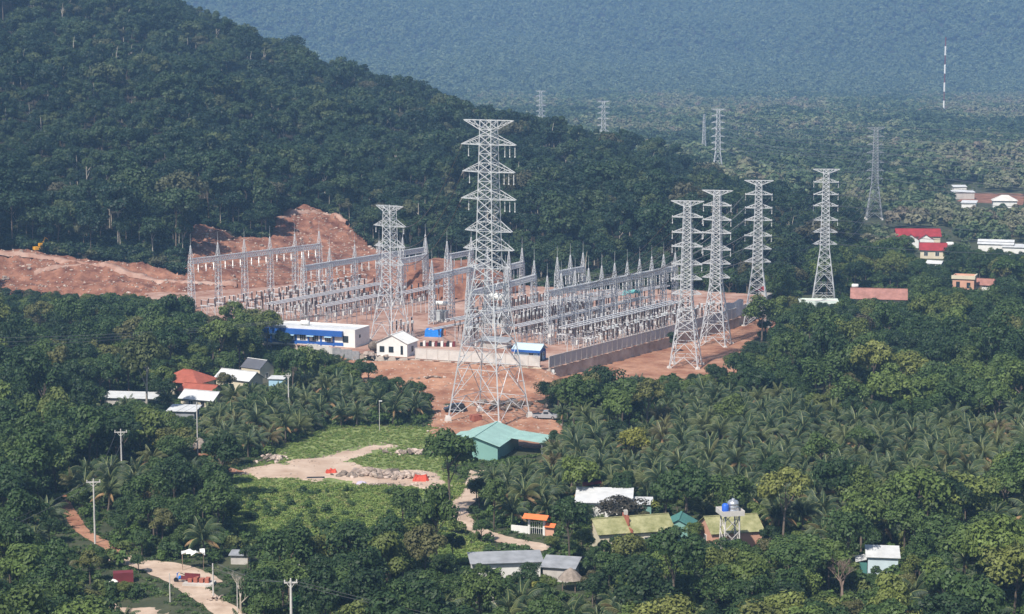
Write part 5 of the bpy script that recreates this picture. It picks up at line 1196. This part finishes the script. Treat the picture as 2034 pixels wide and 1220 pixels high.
near = poisson(-230, 235, 236, 700, lambda x, y: np.where(is_palm(x, y), 3.3, np.where(y < 430, 4.3, 4.8)), 62000, acc_near)
broad, palms = [], []
for x, y in near:
    if is_palm(x, y) and random.random() < .95 or random.random() < (.13 if y < 420 else .03):
        i = random.randrange(6); s_ = random.uniform(.62, 1.0)
        if blocked(x, y, 2.8*s_, (PALMS[i][2]+2.8)*s_, 1.5): 
            s_ = .62
            if blocked(x, y, 2.6*s_, (PALMS[i][2]+2.6)*s_, 1.0): continue
        palms.append((x, y, i, s_))
    else:
        i = random.randrange(7); s_ = random.choice((.62,.75,.85,.95,1.05,1.2,1.35))*random.uniform(.93,1.07)*(1.0 if y > 300 else .92)
        b = BROAD[i]
        for f in (1, .72, .5, .36):
            if not blocked(x, y, b[2]*s_*f, b[3]*s_*f*1.12, 1.0): broad.append((x, y, i, s_*f)); break
broad.sort(key=lambda q: q[1]/q[3]); palms.sort(key=lambda q: q[1]/q[3])
inview = lambda q: -30 < proj(q[0], q[1], 3)[0] < 2064
broad = [q for q in broad if inview(q)] + [q for q in broad if not inview(q)]; palms = [q for q in palms if inview(q)] + [q for q in palms if not inview(q)]
print('near plants', len(broad), len(palms))
SHAPES = ['round', 'high crowned', 'wide crowned', 'compact', 'loose topped', 'slim', 'broad']
def zone_tree(x, y):
    px, py = proj(x, y, 0)
    if y > 430: return ('tree in the wood beyond the coconut palms', 'trees of the right hand wood') if px > 1300 else ('tree in the wood below the red slope', 'trees of the left wood')
    if px > 1500: return ('tree in the mixed wood round the pale blue cabin', 'trees round the pale blue cabin')
    if px > 900: return ('tree growing among the yellow roofed houses and long shed', 'village trees')
    if py > 1060: return ('dark tree near the dirt road and thick concrete pole', 'trees by the dirt road')
    return ('tree in the wood around the red path and farmhouses', 'trees round the farmhouses')
def place_tree(x, y, z, rz_, s_, t_, c_, label, group, name='broadleaf_tree', cat='tree', sz_=1.0):
    r = thing(name, label, cat, (x, y, z), rz_, group, s_); r.scale = (s_, s_, s_*sz_)
    ob('trunk', t_, None, r); ob('crown', c_, None, r); return r
CROWNB = [remat(b[1], lm_bright) for b in BROAD]
for x, y, i, s_ in broad[:300]:
    lb, gp = zone_tree(x, y); lb = ('tall ' if s_ > 1.03 else 'low ' if s_ < .6 else 'middling ' if s_ < .86 else '') + SHAPES[i] + ' ' + lb; place_tree(x, y, -.05, random.uniform(0,6.28), s_, BROAD[i][0], CROWNB[i] if (gp.endswith('cabin') and random.random() < .6 or random.random() < .12) else BROAD[i][1], lb, gp, sz_=random.uniform(.85,1.25))
scatter('woodland', 'thick green woodland massed on the plain around the substation', 'trees', [(x, y, -.05, s_) for x, y, i, s_ in broad[300:]], WOODL, 7, idx=[q[2] for q in broad[300:]])
def zone_palm(x, y):
    px, py = proj(x, y, 0)
    if px < 860: return ('young coconut palm in the grove below the left farmhouses', 'palms of the left grove') if y > 340 else ('coconut palm among the trees by the dirt road and red path', 'palms by the dirt road')
    if y > 312: return ('coconut palm in the wide plantation right of the green shed', 'palms of the plantation')
    return ('coconut palm standing by the yellow roofed houses and long shed', 'village palms')
for k, (x, y, i, s_) in enumerate(palms[:300]):
    lb, gp = zone_palm(x, y); lb = ('large ' if s_ > .9 else 'small ' if s_ < .74 else '') + ['squat', 'short stemmed', 'tall stemmed', 'low', 'tallest stemmed', 'middling'][i] + ' ' + lb; r = thing('coconut_palm', lb, 'palm', (x, y, -.05), random.uniform(0,6.28), gp, s_)
    r.rotation_euler = (random.gauss(0,.08), random.gauss(0,.08), r.rotation_euler[2])
    ob('trunk', PALMS[i][0], None, r)
    if k < 70:
        for ty, rz_, f_, tl in PALMS[i][3]:
            o = bpy.data.objects.new('frond', FRM[ty]); o.location = (0,0,PALMS[i][2]); o.rotation_euler = (0, tl, rz_); o.scale = (f_,)*3; link(o, r)
    else: ob('crown', PALMS[i][1], None, r)
if len(palms) > 300: scatter('palm_grove', 'further rows of the coconut plantation merging into one mass', 'palms', [(x, y, -.05, s_) for x, y, i, s_ in palms[300:]], PALML, 6, idx=[q[2] for q in palms[300:]])

EDGE_T = [remat(BROAD[i][0], m_barkp) for i in (4, 1)]; EDGE_C = [remat(BROAD[i][1], lm_hill) for i in (4, 1)]
# trees one can single out
def special(label, px, s_, i=0, leafm=None, szz=1.0, name='broadleaf_tree', bark=None):
    x, y = XY(*px); t_, c_ = BROAD[i][0], BROAD[i][1]
    if leafm: c_ = remat(c_, leafm)
    if bark: t_ = remat(t_, bark)
    return place_tree(x, y, -.05, random.uniform(0,6.28), s_, t_, c_, label, None, name, 'tree', szz)
special('big round dark tree in front of the green shed', (893, 1032), 1.35, 4, None, 1.15)
special('dark columnar tree rising beside the grass clearing', (868, 1148), 1.0, 1, None, 1.55)
special('bushy round dark tree at the right side of the grass clearing', (800, 1058), 1.0, 3, None, 1.0)
special('yellow green tree beside the dark clump above the palm plantation', (1256, 930), 1.05, 3, lm_yel, 1.0)
special('yellow leaved tree right of the white roofed house in the palms', (1318, 1045), .85, 5, lm_yel, 1.0)
special('dark brown leaved spreading tree before the white roofed house', (1235, 1062), 1.0, 2, lm_dark, .72)
special('bright yellow green conical young tree under the long shed', (1065, 1215), .5, 5, lm_yel, 1.1)
special('light green tree with bare trunk standing before the dark tree row', (742, 1215), .62, 3, lm_yel, 1.25)
special('tall light green tree in front of the grey block wall', (612, 775), 1.0, 1, leaf_mat('fresh green leaves', [(0,(.10,.145,.035)),(1,(.12,.16,.04))]), 1.15)
special('large dark tree clump left of the palm plantation beside the pickup', (1160, 858), 1.25, 0, None, 1.1)
special('round tree behind the large dark clump near the felled brush', (1195, 828), 1.15, 2, None, 1.1)
special('small tree touching the silver pickup', (1112, 812), .85, 3, None, 1.1)
special('dark tree right of the large clump at the plantation corner', (1235, 868), 1.1, 4, None, 1.1)
special('tree at the plantation edge above the yellow green tree', (1290, 838), .95, 0, None, 1.1)
special('tall sparse tree with pale trunks before the long white shed', (292, 838), 1.45, 4, leaf_mat('olive leaves', [(0,(.065,.085,.03)),(1,(.08,.095,.034))]), 1.3, bark=m_barkp)
special('round dark tree between the red roofs and white roofed house', (452, 790), .72, 3, None, 1.1)
special('dense tree row tree below the grass clearing with dark crown', (700, 1168), 1.15, 2, None, 1.0)
special('dense dark tree left in the row below the grass clearing', (620, 1172), 1.05, 0, None, 1.0)
special('dense dark tree right in the row below the grass clearing', (775, 1170), 1.05, 6, None, 1.0)
special('small green bush tree between the two nearest wall pylons', (1410, 755), .55, 3, None, 1.0)
special('scrubby tree beside the retaining wall at the first wall pylon', (1335, 700), .6, 5, None, 1.1)
special('dark spreading tree at the foot of the far wall pylon', (1500, 728), .9, 2, None, .8)
for lb, px, s_, m in (('large bare branched tree left of the pale blue cabin', (1672, 1190), 1.25, m_dead), ('bare grey tree above the red path', (312, 1070), .85, m_dead), ('bare twig tree at the right end of the bottom edge', (1790, 1275), 1.0, m_dead), ('bare leaning trees beside the dirt road pole', (478, 1215), 1.0, m_barkp), ('small bare bush behind the plantation at the wood edge', (1830, 850), .7, m_dead)):
    x, y = XY(*px); t = thing('bare_tree', lb, 'tree', (x, y, -.05), 0, None, s_); ob('branches', bare_tree(int(px[0]), 7.2, .55, m), None, t)

for k, px in enumerate([(30,486),(78,488),(235,512),(300,524),(352,512),(470,462),(588,404),(690,440),(760,494),(905,522)]):
    x, y = ray_hill(*px); y += 4; z = float(H(np.array([x]), np.array([y]))[0])
    place_tree(x, y, z-.3, random.uniform(0,6.28), random.uniform(.9,1.15), EDGE_T[k % 2], EDGE_C[k % 2], 'tall pale trunked forest edge tree above the red cut slope', 'pale trunked trees along the cut slope', 'forest_tree', 'tree', 1.3)

# undergrowth, grass and crops
def rnd_in(pg, n_, zf=None, smin=.6, smax=1.3):
    x0, y0 = pg.min(0); x1, y1 = pg.max(0); X = rng.uniform(x0, x1, n_*3); Y = rng.uniform(y0, y1, n_*3); k = inside(pg, X, Y); X, Y = X[k][:n_], Y[k][:n_]
    return X, Y, rng.uniform(smin, smax, len(X))
NX, NY = rng.uniform(-230, 230, 30000), np.sqrt(rng.uniform(238**2, 690**2, 30000)); k = np.abs(NX) < .2571*NY+50; NX, NY = NX[k], NY[k]
bad = np.zeros(len(NX), bool)
for c in CLEARS: bad |= inside(c, NX, NY)
bad |= H(NX, NY) > .4
for hx, hy in HOUSES: bad |= np.hypot(NX-hx, NY-hy) < 3.6
NX, NY = NX[~bad], NY[~bad]; S_ = rng.uniform(.55, 1.45, len(NX))
keep = np.array([not blocked(x, y, 1.0*s, 1.5*s, .2) for x, y, s in zip(NX, NY, S_)])
scatter('undergrowth', 'leafy undergrowth of shrubs covering the ground between the trees', 'shrubs', np.stack([NX, NY, 0*NX-.1, S_], 1)[keep], BUSHL, 4)
tx, ty = rng.uniform(-110, 110, 22000), np.sqrt(rng.uniform(240**2, 420**2, 22000)); bad = (np.abs(tx) > .2571*ty+5) | (H(tx, ty) > .3)
for c in CLEARS: bad |= inside(c, tx, ty)
for hx, hy in HOUSES: bad |= np.hypot(tx-hx, ty-hy) < 2.5
scatter('ground_cover', 'short weeds and grass covering bare ground under the trees', 'grass', np.stack([tx, ty, 0*tx-.05, rng.uniform(.4,.8,len(tx))], 1)[~bad], lib('weed', [tuft(540+i, lm_bush, 60, .6, 1.1) for i in range(3)]), 3)
gx, gy, gs_ = rnd_in(GRASS, 9000, None, .5, 1.15); bad = inside(YARD, gx, gy) | (np.hypot(gx-gs.x-1.2, gy-gs.y-4.5) < 7)
for c in ROADS: bad |= inside(c, gx, gy)
low = proj(gx, gy, 0)[1] < 965; gs_ = np.where(low, gs_*.38, gs_*.6); gx, gy, gs_ = gx[~bad], gy[~bad], gs_[~bad]
scatter('grass', 'bright green grass and low growth filling the clearing', 'grass', np.stack([gx, gy, 0*gx, gs_], 1), TUFTL, 4)
patch('grass_field', GRASS, lambda X, Y: .03 + vnoise(X, Y, 6, 41)*.04, M('grass ground', (.15,.21,.055), .95, .3, .25, .1, col2=(.25,.28,.11)), 1.2, 1.0, .2)
k = rng.random(len(gx)) < .03; k &= proj(gx, gy, 0)[1] > 975
scatter('field_shrubs', 'scattered low green shrubs in the lower half of the clearing', 'shrubs', np.stack([gx[k], gy[k], 0*gx[k], rng.uniform(.3, .85, k.sum())], 1), BUSHL, 4)
CROP = poly([(590,1200),(790,1195),(830,1215),(820,1300),(580,1300)]); cx_, cy_, cs_ = rnd_in(CROP, 900, None, .7, 1.3)
scatter('crop_rows', 'bright green leafy crop plants at the bottom edge by the near pole', 'plants', np.stack([cx_, cy_, 0*cx_, cs_], 1), CROPL, 3)
# hill forest
ux, uy = rng.uniform(-330, 130, 60000), rng.uniform(570, 900, 60000); uh = H(ux, uy); ue = edge_dist(CUT, ux, uy); k = ((ue < 22) | (uh < 3)) & (uh > .05) & ~inside(CUT, ux, uy) & ~inside(PLAT, ux, uy) & (np.abs(ux) < .2571*uy+15); ux, uy, uh = ux[k][:6000], uy[k][:6000], uh[k][:6000]
scatter('hill_scrub', 'dark scrub along the forest edge above the red slopes', 'shrubs', np.stack([ux, uy, uh-.2, rng.uniform(.8, 2.0, len(ux))], 1), lib('scrub', [crown(430+i, 1.3, 1.0, .8, 6, 300, .24, lm_hill, .48, .9, -.3)[0] for i in range(3)]), 3)
hx = rng.uniform(-430, 150, 60000); hy = rng.uniform(575, 1300, 60000); hz = H(hx, hy); k = (hz > .05) & (np.abs(hx) < .2571*hy+25) & ~inside(CUT, hx, hy) & ~inside(PLAT, hx, hy)
hx, hy, hz = hx[k], hy[k], hz[k]; cell = {}; sel = []
for i, (x, y) in enumerate(zip(hx, hy)):
    a, b = int(x//5.6), int(y//6.0)
    if (a, b) in cell: continue
    cell[(a, b)] = 1; sel.append(i)
hp = np.stack([hx, hy, hz-.4, rng.choice([.7,.85,1.0,1.15,1.35,1.6], len(hx), p=[.12,.2,.24,.22,.14,.08])*rng.uniform(.9,1.1,len(hx))], 1)[sel]
hp[:, 3] *= 1 + .35*vnoise(hp[:,0], hp[:,1], 30, 61)
print('hill trees', len(hp)); HILLP = True
_hq = OPEN[OPEN[:,4] > 560]
for _ in range(3):
    ax, ay = proj(hp[:,0], hp[:,1], hp[:,2]+11*hp[:,3]); bx, by = proj(hp[:,0], hp[:,1], hp[:,2]); b_ = np.zeros(len(hp), bool)
    for q in _hq: b_ |= (q[0] < ax+20) & (q[2] > ax-20) & (q[1] < by) & (q[3] > ay+2) & (q[4]+30 > hp[:,1])
    hp[:,3] = np.where(b_, hp[:,3]*.5, hp[:,3])
hp = hp[~b_]
scatter('hill_forest', 'dense dark evergreen forest covering the hill slope behind the substation', 'forest', hp, HILLL, 9)
# plain forest and mountain forest
def far_pts(y0, y1, cellw, zf, keepf, smin, smax):
    pts = []; Yv = np.arange(y0, y1, cellw)
    for y in Yv:
        hw = .2571*y+75; n_ = int(2*hw/cellw); x = -hw + (np.arange(n_)+rng.random(n_))*cellw; yy = y + rng.random(n_)*cellw; pts.append(np.stack([x, yy], 1))
    p = np.concatenate(pts); k = keepf(p[:,0], p[:,1]); p = p[k]; return np.column_stack([p, zf(p[:,0], p[:,1])-.5, rng.uniform(smin, smax, len(p))])
OPENF = OPEN[OPEN[:,4] > 560]
def far_scale(p, h=7.5):
    s = p[:,3].copy()
    for _ in range(3):
        ax, ay = proj(p[:,0], p[:,1], h*s); bx, by = proj(p[:,0], p[:,1], 0*s); sc_ = FPX/p[:,1]; b = np.zeros(len(p), bool)
        for q in OPENF: b |= (q[0] < ax+4*s*sc_) & (q[2] > ax-4*s*sc_) & (q[1] < by) & (q[3] > ay+2) & (q[4] > p[:,1]+3)
        s = np.where(b, s*.55, s)
    q = p.copy(); q[:,3] = s; return q[~(b & (s < .2))]
def vis_plain(x, y):
    ok = (H(x, y) < .5) & ~inside(PLAT, x, y) & (x > np.minimum(-40, 160-.14*y))
    for hx_, hy_ in HOUSES[HOUSES[:,1] > 660]: ok &= ~((np.abs(x-hx_) < 10) & (y > hy_-26) & (y < hy_+7))
    return ok
fp = far_pts(700, 2750, 6.6, lambda x, y: 0*x, vis_plain, .6, 1.5); fp[:, 3] *= 1 + .5*vnoise(fp[:,0], fp[:,1], 60, 62); fp = fp[~inside(poly([(1895,402),(2040,410),(2040,383),(1925,381)]), fp[:,0], fp[:,1])]
fp = far_scale(fp); fp[:,3] *= 1 + .5*vnoise(fp[:,0], fp[:,1], 170, 63); pn = vnoise(fp[:,0], fp[:,1]*.45, 95, 64) + .5*vnoise(fp[:,0], fp[:,1], 40, 65) + rng.normal(size=len(fp))*.08
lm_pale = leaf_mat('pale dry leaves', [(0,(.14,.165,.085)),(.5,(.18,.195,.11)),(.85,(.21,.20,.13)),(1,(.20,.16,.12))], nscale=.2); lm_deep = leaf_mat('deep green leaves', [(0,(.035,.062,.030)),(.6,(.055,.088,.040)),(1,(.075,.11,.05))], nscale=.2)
fp = fp[~((pn > .36) & (rng.random(len(fp)) < .6))]; pn = vnoise(fp[:,0], fp[:,1]*.45, 95, 64) + .5*vnoise(fp[:,0], fp[:,1], 40, 65) + rng.normal(size=len(fp))*.08
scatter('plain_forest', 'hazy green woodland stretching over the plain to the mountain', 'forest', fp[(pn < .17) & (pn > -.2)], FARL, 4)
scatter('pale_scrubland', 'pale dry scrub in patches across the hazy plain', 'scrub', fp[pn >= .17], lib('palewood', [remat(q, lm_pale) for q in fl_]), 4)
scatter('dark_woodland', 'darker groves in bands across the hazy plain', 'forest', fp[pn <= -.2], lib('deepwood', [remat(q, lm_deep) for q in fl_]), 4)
mp_ = far_pts(2500, 4600, 10.5, MT, lambda x, y: (MT(x, y) > 0) & (x > -.24*y), 1.0, 2.0)
print('far', len(fp), len(mp_))
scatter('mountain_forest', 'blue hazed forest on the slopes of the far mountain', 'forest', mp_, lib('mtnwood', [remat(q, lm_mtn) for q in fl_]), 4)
# loose stones on the cut slopes
cx_, cy_, cs_ = rnd_in(CUT, 5200, None, .08, .42); cz_ = cut_z(cx_, cy_); ed = edge_dist(CUT, cx_, cy_); k = (ed > 2) & ~((cz_ < ZP+.3) & inside(PLAT, cx_, cy_)); cs_ = np.where(rng.random(len(cs_)) < .06, cs_*2.2, cs_)
lx, ly, ls = rnd_in(YARD, 1500, None, .05, .2); ed = edge_dist(YARD, lx, ly); k2 = (rng.random(len(lx)) < np.exp(-ed/1.2)*.9+.06); ls[rng.random(len(ls)) < .05] *= 2.2
scatter('yard_litter', 'stones and scraps of litter strewn round the dirt yard edges', 'litter', np.stack([lx, ly, 0*lx+.12, ls], 1)[k2], lib('litter', BOULD), 7)
STONEL = lib('stone', ROCKS); scatter('loose_stones', 'loose stones scattered over the bare red cut slopes', 'stones', np.stack([cx_, cy_, cz_, cs_], 1)[k], STONEL, 4)
sx_, sy_, ss_ = rnd_in(SOIL, 900, None, .08, .32); scatter('soil_clods', 'small clods strewn over the red soil before the front wall', 'stones', np.stack([sx_, sy_, soil_z(sx_, sy_)-.02, ss_], 1), STONEL, 4)

# ------------------------------------------------------------------ haze
hb = MB().box(-3000,4000,-120,5600,-1,760); hm = bpy.data.materials.new('haze'); hm.use_nodes = True; t_ = hm.node_tree; t_.nodes.clear()
ho = t_.nodes.new('ShaderNodeOutputMaterial'); pv = t_.nodes.new('ShaderNodeVolumePrincipled'); pv.inputs['Color'].default_value = (*HAZE_COL, 1); pv.inputs['Density'].default_value = HAZE_DENS; pv.inputs['Anisotropy'].default_value = .0
t_.links.new(pv.outputs[0], ho.inputs['Volume']); o = ob('haze', hb, hm); o['kind'] = 'stuff'; tag(o, 'thin blue haze filling the air over the plain', 'haze', None, 'stuff')
